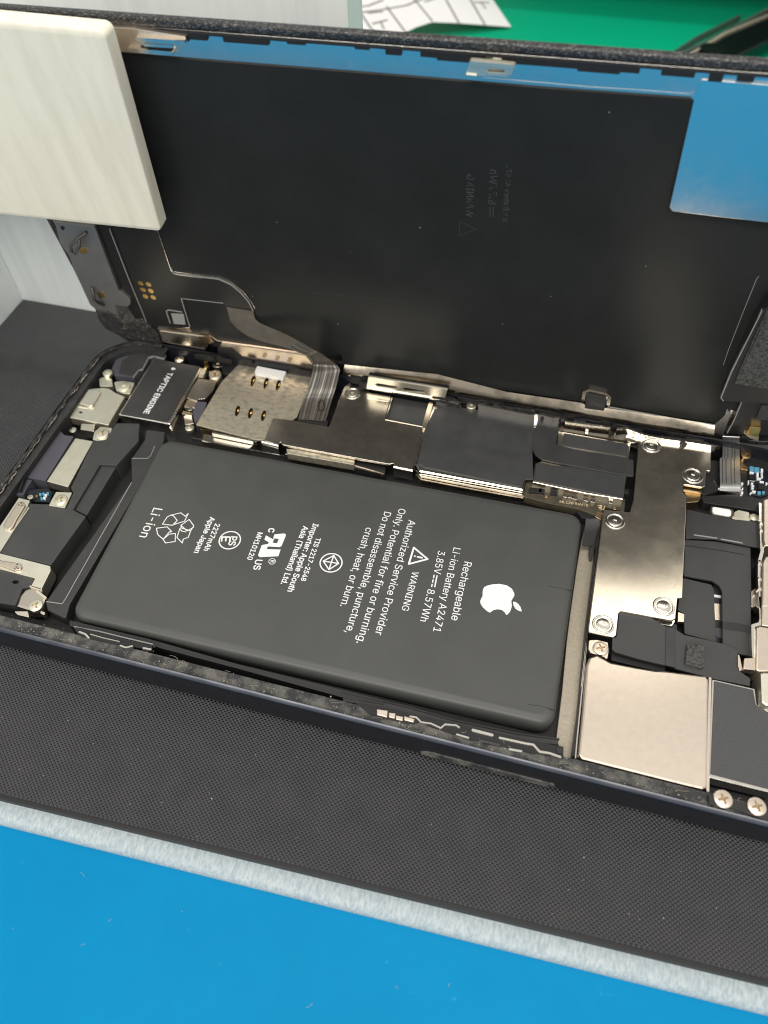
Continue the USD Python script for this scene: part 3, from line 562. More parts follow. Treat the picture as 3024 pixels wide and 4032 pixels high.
    bar('board_edge_trim', 'a', [(470, 805), (800, 862), (1030, 898), (1260, 965)], 0.2, 4.1, 3.5, 'beige_metal')
    P('board_gap', 'a', [(1035, 860), (1285, 905), (1275, 975), (1030, 915)], 4.0, 2.2, 'black_plastic', 0.1)
    P('cover_window', 'a', [(1348, 340), (1645, 392), (1592, 575), (1284, 518)], 4.5, 2.2, 'graphite', 0.1)
    bar('window_edge', 'a', [(1335, 345), (1282, 520), (1588, 578)], 0.16, 5.42, 4.9, 'steel')
    screw('a', (1012, 308), 66, 5.45, 'pale_metal', 'post', True)
    bar('gold_rail', 'b', [(178, 160), (130, 330)], 0.8, 5.5, 3.5, 'beige_metal')
    bar('dark_rail', 'b', [(128, 345), (60, 600)], 0.7, 5.0, 3.5, 'dark_nickel')
    # shielded chip block under black sticker
    part('chip_shield', plate(ph('b', [(200, 130), (960, 265), (925, 400), (905, 640), (862, 730), (855, 800), (90, 660), (60, 605), (125, 350)], 5.2), 2.4, 5.2, 0.35, 0.4), 'steel', PHONE)
    bar('shield_fold', 'b', [(70, 680), (110, 715), (500, 790), (850, 850)], 0.3, 4.1, 3.3, 'lip_metal')
    bar('shield_fold', 'b', [(72, 650), (108, 690), (500, 765), (850, 828)], 0.25, 4.5, 4.0, 'dark_nickel')
    P('chip_sticker', 'b', [(245, 180), (300, 178), (560, 215), (925, 275), (940, 335), (915, 480), (922, 715), (862, 715), (830, 770), (450, 690), (130, 625), (82, 600), (135, 345), (205, 205)], 5.36, 5.15, 'graphite', 0.25, 0.1)
    P('shield_post', 'b', [(932, 275), (955, 280), (942, 340), (922, 335)], 5.45, 5.0, 'steel', 0.05)
    S2 = P('small_shield', 'b', [(1098, 362), (1628, 455), (1600, 690), (1575, 862), (1290, 815), (915, 735), (935, 600), (1090, 520)], 5.15, 3.0, 'nickel', 0.15, 0.15)
    P('shield_sticker', 'b', [(1142, 376), (1600, 455), (1612, 470), (1598, 548), (1150, 470), (1132, 455)], 5.28, 5.1, 'graphite', 0.12, 0.05, S2)
    P('shield_sticker', 'b', [(945, 608), (1180, 620), (1600, 690), (1562, 848), (930, 722)], 5.28, 5.1, 'graphite', 0.15, 0.05, S2)
    P('flat_cable', 'b', [(962, 265), (1112, 285), (1100, 370), (1088, 452), (1110, 468), (1180, 485), (1400, 525), (1650, 572), (1650, 695), (1560, 680), (1180, 612), (985, 570), (940, 540), (912, 490), (925, 380)], 5.55, 5.3, 'black_tape', 0.35, 0.08)
    pc = P('circuit_board', 'b', [(868, 732), (930, 725), (1590, 858), (1582, 948), (1442, 915), (1400, 985), (1250, 930), (1050, 892), (850, 840)], 4.2, 2.6, 'pcb_brown', 0.1)
    for x, y, w in ((940, 790, 45), (985, 795, 22), (1075, 805, 26), (1155, 828, 14), (1190, 832, 16), (1224, 842, 16), (1305, 855, 16), (1356, 864, 16), (1485, 872, 14), (1600, 800, 18)):
        P('capacitor', 'b', [(x-w, y-18), (x+w, y-11), (x+w-4, y+20), (x-w-4, y+13)], 4.7, 4.15, 'black_plastic' if w > 16 else 'dark_nickel', 0.05, 0.05, pc)
        if w <= 16: P('capacitor_top', 'b', [(x-8, y-8), (x+9, y-5), (x+6, y+9), (x-10, y+6)], 4.74, 4.6, 'pcb_brown', 0.02, 0.02, pc)
    text_on(pc, 'ML120 94V-0', 'b', (1112, 882), (1320, 912), 4.24, 'gold_print', True, 0.9)
    strokes(pc, 'b', [[(1392, 905), (1412, 903), (1410, 918), (1394, 916), (1408, 930)], [(1418, 905), (1412, 930), (1432, 934), (1440, 908)]], 0.14, 4.24, 'gold_print')
    for c in ((1015, 842), (1512, 930)): screw('b', c, 12, 4.2, 'copper', 'post', name='copper_dot')
    pc2 = P('circuit_board', 'b', [(1112, 300), (1340, 325), (1580, 385), (1640, 440), (1100, 360)], 4.6, 2.6, 'pcb_brown', 0.1)
    for c in ((1135, 336), (1174, 343)): screw('b', c, 14, 4.6, 'gold', 'post', name='gold_dot')
    for x, y in ((1300, 335), (1360, 360), (1400, 372), (1310, 378), (1500, 395)): P('capacitor', 'b', [(x-10, y-10), (x+12, y-6), (x+8, y+10), (x-12, y+6)], 5.0, 4.5, 'dark_nickel', 0.04, 0.04, pc2)
    P('cable_root', 'b', [(1230, 940), (1390, 985), (1360, 1010), (1270, 990)], 4.0, 2.2, 'black_plastic', 0.1)
    P('gold_contact', 'b', [(1380, 950), (1430, 955), (1415, 1010), (1370, 985)], 4.3, 3.0, 'copper', 0.08)
    # battery tail flex by the corner
    L = ph3('b', [(1300, 1010), (1290, 1100), (1275, 1198)], 4.2); R_ = ph3('b', [(1400, 1015), (1385, 1100), (1350, 1198)], 4.2); L[0][2] += .3; R_[0][2] += .5
    part('battery_tail', ribbon(L, R_, 0.25, 20), 'black_tape', PHONE, smooth=60)
    # rail along the far edge of the frame
    rail = [(530, 170), (720, 205), (890, 240), (985, 240), (1060, 262), (1110, 262), (1160, 290), (1330, 315), (1480, 335)]
    bar('frame_rail', 'b', rail, 0.4, 6.7, 3.0, 'steel')
    bar('frame_rail', 'E', [(700, 300), (760, 300), (870, 340), (1000, 365), (1180, 388), (1330, 412)], 0.45, 6.7, 3.0, 'steel')
    screw('b', (472, 178), 36, 5.9, 'pale_metal', 'post'); screw('E', (795, 365), 44, 5.6, 'nickel', 'post')
    for zn, pts in (('b', [(215, 95), (330, 110), (400, 150), (380, 170), (290, 140), (215, 125)]), ('b', [(620, 165), (760, 180), (960, 205), (930, 235), (760, 205), (640, 190)]), ('b', [(960, 225), (1060, 215), (1130, 250), (1120, 270), (980, 255)]), ('E', [(1100, 405), (1145, 345), (1250, 372), (1260, 395), (1180, 380), (1120, 408)])):
        p = ph(zn, pts, 6.5); g = as_poly(p, 0.1); part('glue_remnant', loft(g, [(0, 5.0), (0, 6.35), (0.12, 6.5), (0.3, 6.58)]), 'dirty_glue', PHONE)
far_strip()
def gunk():
    r = np.random.default_rng(21); ms = []
    for _ in range(46):
        x = r.uniform(20, 122); y = r.uniform(62.3, 63.6); L = r.uniform(1.0, 5.0); w = r.uniform(0.25, 0.8)
        n = 11; a = np.linspace(0, 2 * np.pi, n, endpoint=False)
        p = np.c_[x + L / 2 * np.cos(a) * r.uniform(0.7, 1.1, n), y + w / 2 * np.sin(a) * r.uniform(0.5, 1.3, n)]
        ms.append(loft(as_poly(p, 0.03), [(0, 5.8), (0, 6.5), (0.08, 6.62 + r.uniform(0, 0.4)), (0.14, 6.75 + r.uniform(0, 0.5))]))
    part('glue_remnant', ms, 'gasket', PHONE, kind='stuff')
gunk()

# ---------------------------------------------------------------- right end: big bracket, cables, shields
def right_end():
    P('bracket', 'E', [(838, 352), (1298, 430), (1292, 578), (1266, 570), (1256, 672), (1238, 680), (1122, 660), (1112, 706), (1140, 735), (1112, 1385), (1082, 1382), (1068, 1518), (1040, 1528), (722, 1468), (705, 1482), (690, 1622), (672, 1636), (520, 1602), (514, 1580), (602, 890), (612, 822), (780, 838), (800, 760), (812, 640)], 5.9, 5.55, 'nickel', 0.22, 0.09, label='large nickel bracket plate held by five screws')
    for c, r in (((915, 410), 62), ((1180, 603), 66), ((683, 893), 64), ((995, 1437), 70), ((608, 1552), 70)): screw('E', c, r, 5.98, 'steel', 'post', True)
    P('gold_connector', 'Y', [(600, 900), (830, 925), (815, 980), (790, 1030), (640, 1040), (645, 960)], 4.7, 2.4, 'brown_metal', 0.15); P('gold_connector', 'Y', [(605, 830), (835, 860), (830, 930), (600, 900)], 5.1, 2.4, 'brown_metal', 0.15)
    P('bracket_skirt', 'Z', [(600, 405), (830, 440), (790, 495), (640, 465)], 5.0, 3.2, 'steel', 0.2)
    # metal floor strip between battery and boards
    fs = np.vstack([ph('E', [(500, 895), (590, 905), (565, 1180), (525, 1500)], 3.0), ph('G', [(655, 250), (632, 470), (605, 675), (562, 662), (530, 550), (560, 300), (585, 30)], 3.0), ph('E', [(395, 1500), (440, 1180), (470, 1010)], 3.0)])
    part('floor_strip', plate(fs, 2.2, 3.0, 0.1), 'rough_floor', PHONE)
    for q, mt, w, zz in (([(598, 850), (556, 1180), (508, 1600), (470, 1944)], 'steel', 0.16, 4.6), ([(580, 960), (545, 1250), (508, 1560), (470, 1944)], 'black_plastic', 0.4, 4.3)):
        bar('board_rim', 'E', q, w, zz, 2.2, mt)
    bar('board_rim', 'G', [(692, 20), (672, 240), (640, 560), (632, 655)], 0.16, 4.6, 2.2, 'steel'); bar('board_rim', 'G', [(684, 100), (662, 330), (622, 640)], 0.4, 4.3, 2.2, 'black_plastic')
    P('cable_loop', 'E', [(505, 905), (560, 890), (585, 960), (545, 1100), (525, 1190), (520, 1080), (545, 960)], 3.9, 2.2, 'black_tape', 0.2)
    # black flat cables
    P('flat_cable', 'Y', [(640, 1120), (905, 1180), (1240, 1245), (1535, 1280), (1535, 1595), (1430, 1580), (1000, 1492), (705, 1480), (630, 1490)], 4.9, 4.6, 'black_tape', 0.2)
    bar('cable_step', 'Y', [(740, 1440), (1020, 1480)], 0.18, 5.02, 4.8, 'tape_line'); bar('cable_step', 'Y', [(1075, 1492), (1335, 1540)], 0.18, 5.02, 4.8, 'tape_line')
    big = np.vstack([ph('Y', [(620, 1500), (1000, 1520), (1440, 1600), (1452, 2212)], 4.4), ph('Z', [(1505, 300), (1508, 765), (1395, 740), (1250, 660), (1250, 560), (1245, 180), (1222, 128), (1160, 82), (900, 35)], 4.4)])
    part('camera_cover', plate(big, 4.0, 4.4, 0.25, 0.08), 'graphite', PHONE)
    P('cover_shadow_band', 'Z', [(1250, 450), (1380, 465), (1506, 490), (1506, 555), (1250, 520)], 4.43, 4.2, 'black_plastic', 0.05, 0.02)  # darker strip painting the shadow line across the cover
    bar('cover_crease', 'h', [(0, 545), (300, 585), (600, 630), (850, 680)], 0.12, 4.44, 4.3, 'deep_black')
    P('flat_cable', 'Z', [(880, 55), (1150, 118), (1170, 160), (1192, 640), (905, 560), (900, 380), (845, 345), (860, 200)], 4.0, 3.6, 'graphite', 0.25)
    P('slot_floor', 'Z', [(1165, 120), (1250, 150), (1252, 645), (1180, 640)], 3.3, 2.2, 'black_plastic', 0.05)
    P('slot_contact', 'Z', [(1170, 285), (1236, 292), (1238, 442), (1172, 435)], 3.5, 3.2, 'beige_metal', 0.06); P('slot_contact', 'Z', [(1168, 205), (1235, 215), (1235, 237), (1170, 226)], 3.5, 3.2, 'chip_white', 0.05)
    P('slot_contact', 'Z', [(1178, 505), (1250, 512), (1250, 600), (1195, 595)], 3.45, 3.2, 'purple_grey', 0.1)
    P('slot_contact', 'Z', [(846, 362), (905, 385), (902, 458), (843, 452)], 4.1, 3.6, 'beige_metal', 0.1)
    P('cable_socket', 'Z', [(300, 350), (560, 385), (840, 480), (840, 540), (730, 520), (280, 600)], 4.6, 2.4, 'black_plastic', 0.15)
    LC = P('flat_cable', 'Z', [(318, 362), (420, 368), (585, 405), (742, 500), (735, 845), (500, 790), (280, 725), (252, 700), (256, 602), (292, 592)], 5.5, 5.2, 'graphite', 0.2)
    sL = np.vstack([ph3('Z', [(737, 505)], 5.5), ph3('Z', [(778, 512)], 5.25), ph3('Z', [(822, 520)], 4.95)]); sR = np.vstack([ph3('Z', [(728, 845)], 5.5), ph3('Z', [(775, 858)], 5.25), ph3('Z', [(822, 870)], 4.95)])
    part('cable_bend', ribbon(sL, sR, 0.25, 16), 'graphite', PHONE, smooth=60)
    P('flat_cable', 'Z', [(822, 518), (905, 572), (1250, 650), (1386, 705), (1392, 800), (1412, 905), (1500, 965), (1498, 1032), (1130, 960), (818, 872)], 4.95, 4.6, 'graphite', 0.15)
    f = plate(ph('Z', [(932, 648), (1085, 662), (1090, 680), (1082, 868), (1060, 872), (918, 832), (915, 815)], 5.5), 4.9, 5.5, 0.15, 0.12)
    f2 = f.subdivide().subdivide().subdivide(); f2.vertices += (0.20 * (meshkit.fbm(f2.vertices * 3.1, 3, 5) - 0.5))[:, None] * np.array([0, 0, 1.0])
    part('foam_pad', f2, 'soft_foam', PHONE, smooth=60)
    P('socket_block', 'Z', [(250, 715), (500, 785), (740, 850), (728, 905), (640, 895), (245, 800)], 4.4, 2.4, 'black_plastic', 0.15)
    P('screw_tab', 'Z', [(45, 620), (110, 615), (215, 640), (222, 720), (210, 800), (180, 770), (60, 735), (38, 700)], 5.2, 3.0, 'beige_metal', 0.2)
    screw('Z', (150, 692), 70, 5.45, 'beige_metal', 'cross')
    # lower shields
    SH = P('speaker_shield', 'G', [(705, 118), (745, 105), (790, 128), (820, 145), (960, 172), (1055, 188), (1110, 190), (1325, 218), (1342, 238), (1336, 812), (1312, 826), (1200, 800), (665, 664), (648, 640), (672, 400), (690, 160)], 5.6, 3.0, 'beige_metal', 0.35, 0.3, label='square beige metal shield')
    bar('shield_seam', 'G', [(815, 680), (930, 705), (1035, 732), (1125, 752), (1200, 778)], 0.14, 5.35, 5.0, 'steel', SH)
    bar('shield_seam', 'G', [(655, 650), (720, 688), (815, 702)], 0.2, 5.0, 4.0, 'steel', SH)
    P('chip_cover', 'G', [(1360, 236), (1590, 288), (1600, 370), (1700, 425), (1700, 850), (1345, 762)], 5.1, 3.0, 'steel', 0.15, 0.1)
    P('chip_label', 'G', [(1372, 245), (1580, 292), (1595, 372), (1700, 435), (1700, 832), (1352, 742)], 5.2, 5.0, 'dark_grit', 0.12, 0.04)
    bar('gap_line', 'G', [(1350, 232), (1344, 500), (1338, 830)], 0.35, 5.0, 3.2, 'beige_metal')
    for c in ((1420, 875), (1600, 915)): screw('G', c, 50, 6.85, 'beige_metal', 'cross')
    P('screw_bed', 'G', [(1340, 850), (1700, 935), (1700, 1010), (1480, 930), (1345, 905)], 6.62, 2.2, 'black_plastic', 0.2)
    P('grille_bar', 'G', [(690, 695), (780, 712), (775, 726), (690, 712)], 5.9, 5, 'pale_metal', 0.06)
    P('grille_bar', 'G', [(800, 712), (1120, 800), (1180, 830), (1170, 842), (900, 775)], 5.7, 5, 'dark_nickel', 0.06)
    # camera shields at the right margin
    P('camera_shield', 'Y', [(1592, 1000), (1632, 985), (1800, 985), (1800, 1575), (1612, 1585), (1590, 1500)], 6.2, 3.0, 'beige_metal', 0.2, 0.25)
    P('camera_shield', 'Y', [(1618, 1705), (1800, 1690), (1800, 2330), (1575, 2340), (1580, 1780)], 6.2, 3.0, 'beige_metal', 0.2, 0.25)
    P('camera_shield', 'Z', [(1600, 0), (1720, 0), (1720, 505), (1600, 490)], 6.15, 3.0, 'beige_metal', 0.1, 0.2)
    P('camera_shield', 'Z', [(1555, 500), (1575, 488), (1720, 515), (1720, 902), (1580, 905), (1550, 890)], 6.3, 3.0, 'beige_metal', 0.25, 0.25)
    P('camera_shield', 'Z', [(1590, 918), (1612, 905), (1720, 910), (1720, 1225), (1640, 1212), (1600, 1180)], 6.3, 3.0, 'pale_metal', 0.3, 0.3)
    for q in ([(1562, 1055), (1570, 1280), (1575, 1420), (1585, 1640), (1555, 1760)], [(1552, 1770), (1552, 1990), (1560, 2110), (1570, 2340)]): bar('shield_flange', 'Y', q, 0.5, 5.8, 3.5, 'steel')
    for c in ((1572, 1290), (1575, 1378), (1555, 1785), (1553, 1980), (1552, 2100)): P('flange_tab', 'Y', [(c[0]-18, c[1]-16), (c[0]+18, c[1]-14), (c[0]+18, c[1]+16), (c[0]-18, c[1]+14)], 5.95, 5, 'steel', 0.06)
    bar('shield_flange', 'Z', [(1590, 240), (1600, 430), (1590, 470), (1525, 490), (1530, 700), (1535, 770)], 0.5, 5.8, 3.5, 'steel')
    P('side_clip', 'Z', [(1445, 782), (1545, 778), (1548, 892), (1440, 880)], 5.8, 4.6, 'beige_metal', 0.15); P('side_clip', 'Z', [(1388, 712), (1412, 790), (1430, 880), (1405, 905), (1388, 850)], 5.3, 4.6, 'beige_metal', 0.1)
    P('side_clip', 'Z', [(1505, 180), (1565, 130), (1572, 300), (1508, 330)], 4.6, 3.0, 'dark_nickel', 0.15)
    # sensor board, ribbon and oblong flash window
    P('front_bracket', 'Y', [(960, 510), (1055, 520), (1060, 880), (830, 960), (850, 700)], 4.4, 2.2, 'black_plastic', 0.3)
    P('front_bracket', 'Y', [(1300, 420), (1656, 420), (1900, 420), (1900, 980), (1500, 1140), (860, 1040), (820, 960), (1330, 930)], 4.2, 2.2, 'black_plastic', 0.3)
    B2 = P('sensor_board', 'Y', [(1425, 590), (1600, 600), (1656, 660), (1720, 700), (1720, 900), (1620, 955), (1560, 965), (1425, 930), (1410, 760)], 4.6, 4.1, 'pcb_blue', 0.2)
    chips = [(1455, 615, 26, 28, 'chip_blue'), (1518, 630, 32, 32, 'chip_blue'), (1582, 640, 15, 24, 'chip_white'), (1455, 665, 26, 12, 'chip_white'), (1528, 690, 14, 28, 'chip_white'), (1582, 685, 12, 8, 'chip_white'), (1584, 715, 12, 14, 'chip_white'), (1543, 740, 26, 12, 'chip_white'), (1455, 715, 30, 26, 'deep_black'), (1580, 782, 26, 13, 'chip_white'), (1465, 765, 34, 8, 'dark_nickel'), (1460, 800, 14, 10, 'chip_white'), (1468, 830, 18, 10, 'chip_white'), (1466, 858, 16, 8, 'chip_white'), (1570, 835, 34, 36, 'deep_black'), (1482, 900, 24, 12, 'chip_white'), (1548, 915, 20, 18, 'chip_blue'), (1600, 910, 16, 14, 'chip_blue'), (1445, 918, 10, 8, 'chip_white'), (1415, 770, 8, 8, 'chip_white'), (1415, 795, 8, 8, 'chip_white'), (1640, 800, 12, 12, 'chip_white')]
    for x, y, w, h_, mt in chips: P('chip', 'Y', [(x-w, y-h_-3), (x+w, y-h_+3), (x+w, y+h_+3), (x-w, y+h_-3)], 4.95, 4.5, mt, 0.05, 0.04, B2)
    for y in (805, 868, 918): P('chip', 'Y', [(1322, y-18), (1350, y-16), (1348, y+14), (1320, y+12)], 4.8, 4.1, 'chip_white', 0.05, 0.04, B2)
    rL = np.vstack([sc3('Y', [(1092, 215)], 2.5), ph3('Y', [(1090, 262), (1092, 360), (1090, 470), (1056, 500), (1056, 640), (1060, 800), (1062, 868)], 5.6)]); rR = np.vstack([sc3('Y', [(1300, 225)], 2.5), ph3('Y', [(1300, 285), (1300, 380), (1303, 480), (1305, 510), (1308, 650), (1314, 810), (1318, 880)], 5.6)])
    rL[-1, 2] -= .5; rR[-1, 2] -= .5
    RB = part('ribbon_cable', ribbon(rL, rR, 0.15, 50), 'flex_grey', PHONE, smooth=50, label='silver grey ribbon cable')
    for k in (0.12, 0.3, 0.55, 0.72):
        q = (rL * (1 - k) + rR * k)[1:-1] + [0, 0, 0.11]; part('trace', ribbon(q - [0.045, 0, 0], q + [0.045, 0, 0], 0.04, 40), 'black_tape', RB)
    bar('connector_edge', 'Y', [(980, 765), (1040, 875), (1312, 900)], 0.16, 4.9, 4.0, 'steel'); bar('connector_edge', 'Y', [(1062, 838), (1316, 856)], 0.5, 5.3, 4.4, 'steel')
    screw('Y', (1380, 440), 70, 5.2, 'brown_metal', 'cross')
    P('screw_tab', 'Y', [(1310, 500), (1350, 500), (1350, 560), (1420, 600), (1410, 640), (1310, 620)], 4.7, 3.5, 'brown_metal', 0.15)
    P('flash_window', 'Y', [(965, 1100), (985, 1092), (1180, 1125), (1200, 1145), (1198, 1195), (1175, 1210), (985, 1175), (965, 1150)], 4.95, 4.0, 'white_label', 0.3, 0.05)
    P('window_frame', 'Y', [(950, 1080), (1180, 1110), (1225, 1130), (1240, 1200), (1190, 1228), (960, 1190), (940, 1120)], 4.75, 4.0, 'pcb_brown', 0.2)
    P('metal_tab', 'Y', [(1245, 1150), (1290, 1130), (1425, 1160), (1430, 1275), (1300, 1260), (1200, 1235)], 4.7, 4.0, 'pale_metal', 0.2); screw('Y', (1480, 1222), 55, 4.9, 'pale_metal', 'post')
right_end()

# ---------------------------------------------------------------- near edge: battery wall, button flex, slot on the side
def near_edge():
    P('side_wall', 'H', [(300, 155), (640, 235), (1030, 345), (1500, 460), (1659, 500), (1659, 520), (1500, 495), (1030, 365), (640, 262), (300, 180)], 5.1, 2.2, 'black_plastic', 0.1)
    P('side_wall', 'X', [(0, 45), (400, 135), (700, 215), (1140, 310), (1415, 345), (1400, 385), (1200, 365), (800, 270), (400, 175), (0, 100)], 5.0, 2.2, 'black_tape', 0.2)
    bar('wall_edge', 'X', [(0, 42), (400, 130), (720, 222), (1140, 312), (1412, 347)], 0.18, 5.2, 4.6, 'black_plastic')
    part('cavity_shade', plate(ph('X', [(80, 112), (230, 130), (470, 190), (700, 240), (960, 300), (1250, 365), (1440, 400), (1440, 470), (1280, 450), (1150, 425), (850, 355), (660, 300), (500, 240), (430, 255), (180, 190)], 6.28), 6.0, 6.42, 0.1, 0.03), 'deep_black', PHONE)  # black sheet on the ledge, painted in place of a shaded hollow
    B = bar('button_bracket', 'X', [(440, 200), (480, 206), (512, 238), (575, 246), (640, 276), (668, 252), (740, 258), (760, 272)], 0.28, 6.56, 6.2, 'nickel')
    bar('button_bracket', 'X', [(850, 290), (975, 322)], 0.42, 6.58, 6.2, 'pale_metal'); bar('button_bracket', 'X', [(1025, 340), (1200, 378), (1245, 385), (1285, 430), (1350, 440), (1420, 465)], 0.34, 6.58, 6.2, 'pale_metal')
    bar('button_bracket', 'X', [(745, 318), (820, 340)], 0.3, 6.6, 6.2, 'pale_metal'); bar('button_bracket', 'X', [(1090, 415), (1165, 428)], 0.35, 6.6, 6.2, 'pale_metal')
    for q in ([(222, 150), (294, 160), (290, 208), (222, 190)], [(300, 172), (345, 178), (340, 215), (300, 205)], [(345, 190), (395, 200), (392, 230), (345, 220)], [(400, 195), (470, 215), (462, 240), (400, 225)]): P('button_contact', 'X', q, 6.7, 6.2, 'beige_metal', 0.1, 0.1)
    P('button_cap', 'X', [(885, 345), (1030, 378), (1025, 395), (890, 362)], 6.62, 6.2, 'black_tape', 0.05)
    P('button_cap', 'X', [(1390, 395), (1435, 400), (1440, 440), (1400, 440)], 6.6, 6.2, 'black_plastic', 0.2)
    part('cavity_shade', plate(ph('Q', [(800, 1575), (900, 1590), (1300, 1690), (1659, 1780), (1659, 1830), (1450, 1790), (1300, 1775), (960, 1700), (850, 1660)], 6.28), 6.0, 6.42, 0.1, 0.03), 'deep_black', PHONE)  # second black sheet, its colour giving the shade of a hollow
    bar('button_bracket', 'Q', [(865, 1625), (930, 1650), (965, 1690)], 0.32, 6.66, 6.2, 'pale_metal'); bar('button_bracket', 'Q', [(985, 1650), (1120, 1690), (1300, 1730)], 0.2, 6.6, 6.2, 'black_tape')
    bar('button_bracket', 'Q', [(1310, 1775), (1370, 1795), (1440, 1780)], 0.3, 6.66, 6.2, 'pale_metal'); bar('button_bracket', 'Q', [(1560, 1800), (1640, 1815)], 0.3, 6.66, 6.2, 'pale_metal')
    bar('wall_edge', 'Q', [(810, 1570), (1080, 1620), (1320, 1680), (1659, 1760)], 0.2, 6.0, 5.0, 'tape_line')
    # side key let into the frame's near flank
    p = onplane('X', [(505, 425), (560, 428), (1380, 640), (1395, 665), (1330, 655), (520, 445)], [0, 0, 0], np.array([0, 1.0, 0]))[:, [0, 2]]
    m = plate(p, 0.0, 0.16, 0.25, 0.08); v = m.vertices.copy(); m.vertices = np.c_[v[:, 0], -v[:, 2], v[:, 1]]; m.faces = m.faces[:, ::-1] * 1
    part('side_key', m, 'dusty_ledge', PHONE, label='worn dusty key set into the near flank')
    # dust and fibres on the ledge
near_edge()

# ================================================================ the raised screen
SCREEN = thing('phone_screen', 'detached phone screen standing upright behind the open phone, inner side showing', 'phone screen', TO, TM)
SP = SCREEN
def SPt(name, z, pts, w1, w0, mat, r=0.2, b=0.05, parent=None, holes=(), rc=None, label=None, smooth=35):
    return part(name, plate(sc(z, pts, w1), w0, w1, r, b, rc, False, [sc(z, h, w1) for h in holes]), mat, parent or SP, label=label, smooth=smooth)
def sbar(name, z, pts, w, w1, w0, mat, parent=None): return part(name, line_strip(sc(z, pts, w1), w, w0, w1), mat, parent or SP)
def srr(ins): return Polygon(np.c_[rr(ins, 0)[:, 0], rr(ins, 0)[:, 1]])
def screen():
    part('front_glass', loft(srr(0.35), [(0, -1.25), (0, -0.6)], True), 'glass_black', SP)
    g = Polygon(srr(0).exterior.coords, [srr(1.25).exterior.coords[::-1]])
    part('rim', loft(shapely.geometry.polygon.orient(g, 1.0), [(0, -0.75), (0, -0.25), (0.1, 0.03), (0.25, 0.12), (0.5, 0.17)], True), 'worn_rim', SP, smooth=50)
    part('back_plate', loft(as_poly(srr(1.2), 0), [(0, -0.7), (0, 0.0), (0.05, 0.05)]), 'screen_plate', SP)
    # torn gasket along the rim: separate strips with uneven inner edges
    def gasket(u0, u1, vout, base, dirn, seed, lugs):
        r = np.random.default_rng(seed); u = u0; top = []
        while u < u1:
            w = r.uniform(*lugs); dep = base + r.choice([0.0, 0.25, 0.6, 0.85], p=[.3, .25, .3, .15])
            top += [(u, dep), (min(u + w, u1), dep)]; u += w
        pts = [(u0, vout)] + [(a, vout + dirn * d_) for a, d_ in top] + [(u1, vout)]
        part('gasket', plate(pts, 0.04, 0.42, 0.08, 0.06), 'gasket', SP)
    gasket(9, 63, 63.0, 0.30, -1, 3, (0.8, 2.6)); gasket(63, 122, 63.0, 0.25, -1, 9, (1.3, 2.4))
    gasket(36, 122, 0.6, 0.5, 1, 5, (1.5, 4.0))
    # black film over most of the back
    film_l = [sc('A', [(475, 229)], 0.3)[0]]
    top = sc('A', [(478, 229), (1000, 272), (1659, 324)], 0.3); tr = sc('B', [(700, 383), (1325, 428), (1338, 445), (1236, 868), (1248, 884), (1450, 905), (1659, 932)], 0.3)
    right = np.array([[127.5, sc('B', [(1659, 932)], 0.3)[0][1] - 1.2], [127.5, 6.0]])
    bot = sc('E', [(1400, 178), (1385, 215), (1325, 268), (1100, 235), (650, 152), (640, 95), (505, 66), (478, 128), (0, 62)], 0.3)
    bl = sc('e', [(1560, 790), (1540, 715), (1280, 715), (900, 660), (560, 608), (480, 550), (400, 540), (310, 520), (300, 492), (235, 262), (575, 300), (610, 330), (820, 360), (800, 290), (730, 190), (620, 110), (540, 92), (180, 62), (150, 20)], 0.3)
    lft = sc('J', [(1400, 560), (1290, 225)], 0.3); lft2 = np.array([[lft[1][0] + 0.6, 60.2]])
    film = np.vstack([top, tr, right, bot, bl, lft])
    part('black_film', plate(film, 0.05, 0.3, 0.15, 0.05), 'screen_film', SP, label='large glossy black film')
    # left margin: grey flap, channel and contact panel
    fl = SPt('side_flap', 'J', [(445, 150), (770, 190), (975, 715), (1000, 730), (1062, 785), (1066, 822), (1040, 846), (935, 832), (968, 935), (885, 880), (795, 878), (735, 830), (640, 622), (600, 540), (570, 440), (490, 320)], 0.7, 0.05, 'flap_metal', 0.2)
    SPt('channel', 'J', [(765, 120), (900, 120), (1215, 1010), (1150, 1010), (1040, 850), (1066, 822), (975, 715)], 0.12, 0.0, 'panel_black', 0.1)
    cp = SPt('contact_panel', 'J', [(890, 120), (1255, 120), (1290, 225), (1400, 555), (1425, 585), (1480, 596), (1659, 616), (1500, 780), (1555, 1015), (1290, 1025), (1212, 1008)], 0.45, 0.05, 'panel_black', 0.15)
    for x, y in ((1148, 655), (1212, 663), (1168, 707), (1232, 717), (1188, 762), (1252, 770)):
        c = sc('J', [(x, y)], 0.47)[0]; part('gold_dot', loft(Point(*c).buffer(0.52, quad_segs=6), [(0, 0.4), (0, 0.48)]), 'gold', cp)
    sbar('panel_edge', 'J', [(770, 190), (865, 440), (972, 715)], 0.14, 0.78, 0.6, 'steel'); sbar('panel_edge', 'J', [(893, 215), (1050, 620), (1210, 1008)], 0.13, 0.55, 0.3, 'tape_line')
    sbar('panel_edge', 'J', [(1287, 225), (1398, 555), (1432, 582), (1659, 616)], 0.12, 0.52, 0.3, 'steel')
    sbar('panel_edge', 'e', [(150, 15), (175, 60), (540, 105), (640, 150), (720, 215), (785, 290), (822, 365)], 0.15, 0.55, 0.3, 'tape_line'); sbar('panel_edge', 'e', [(180, 42), (540, 92), (640, 128), (740, 205), (810, 290), (838, 342)], 0.10, 0.5, 0.3, 'steel')
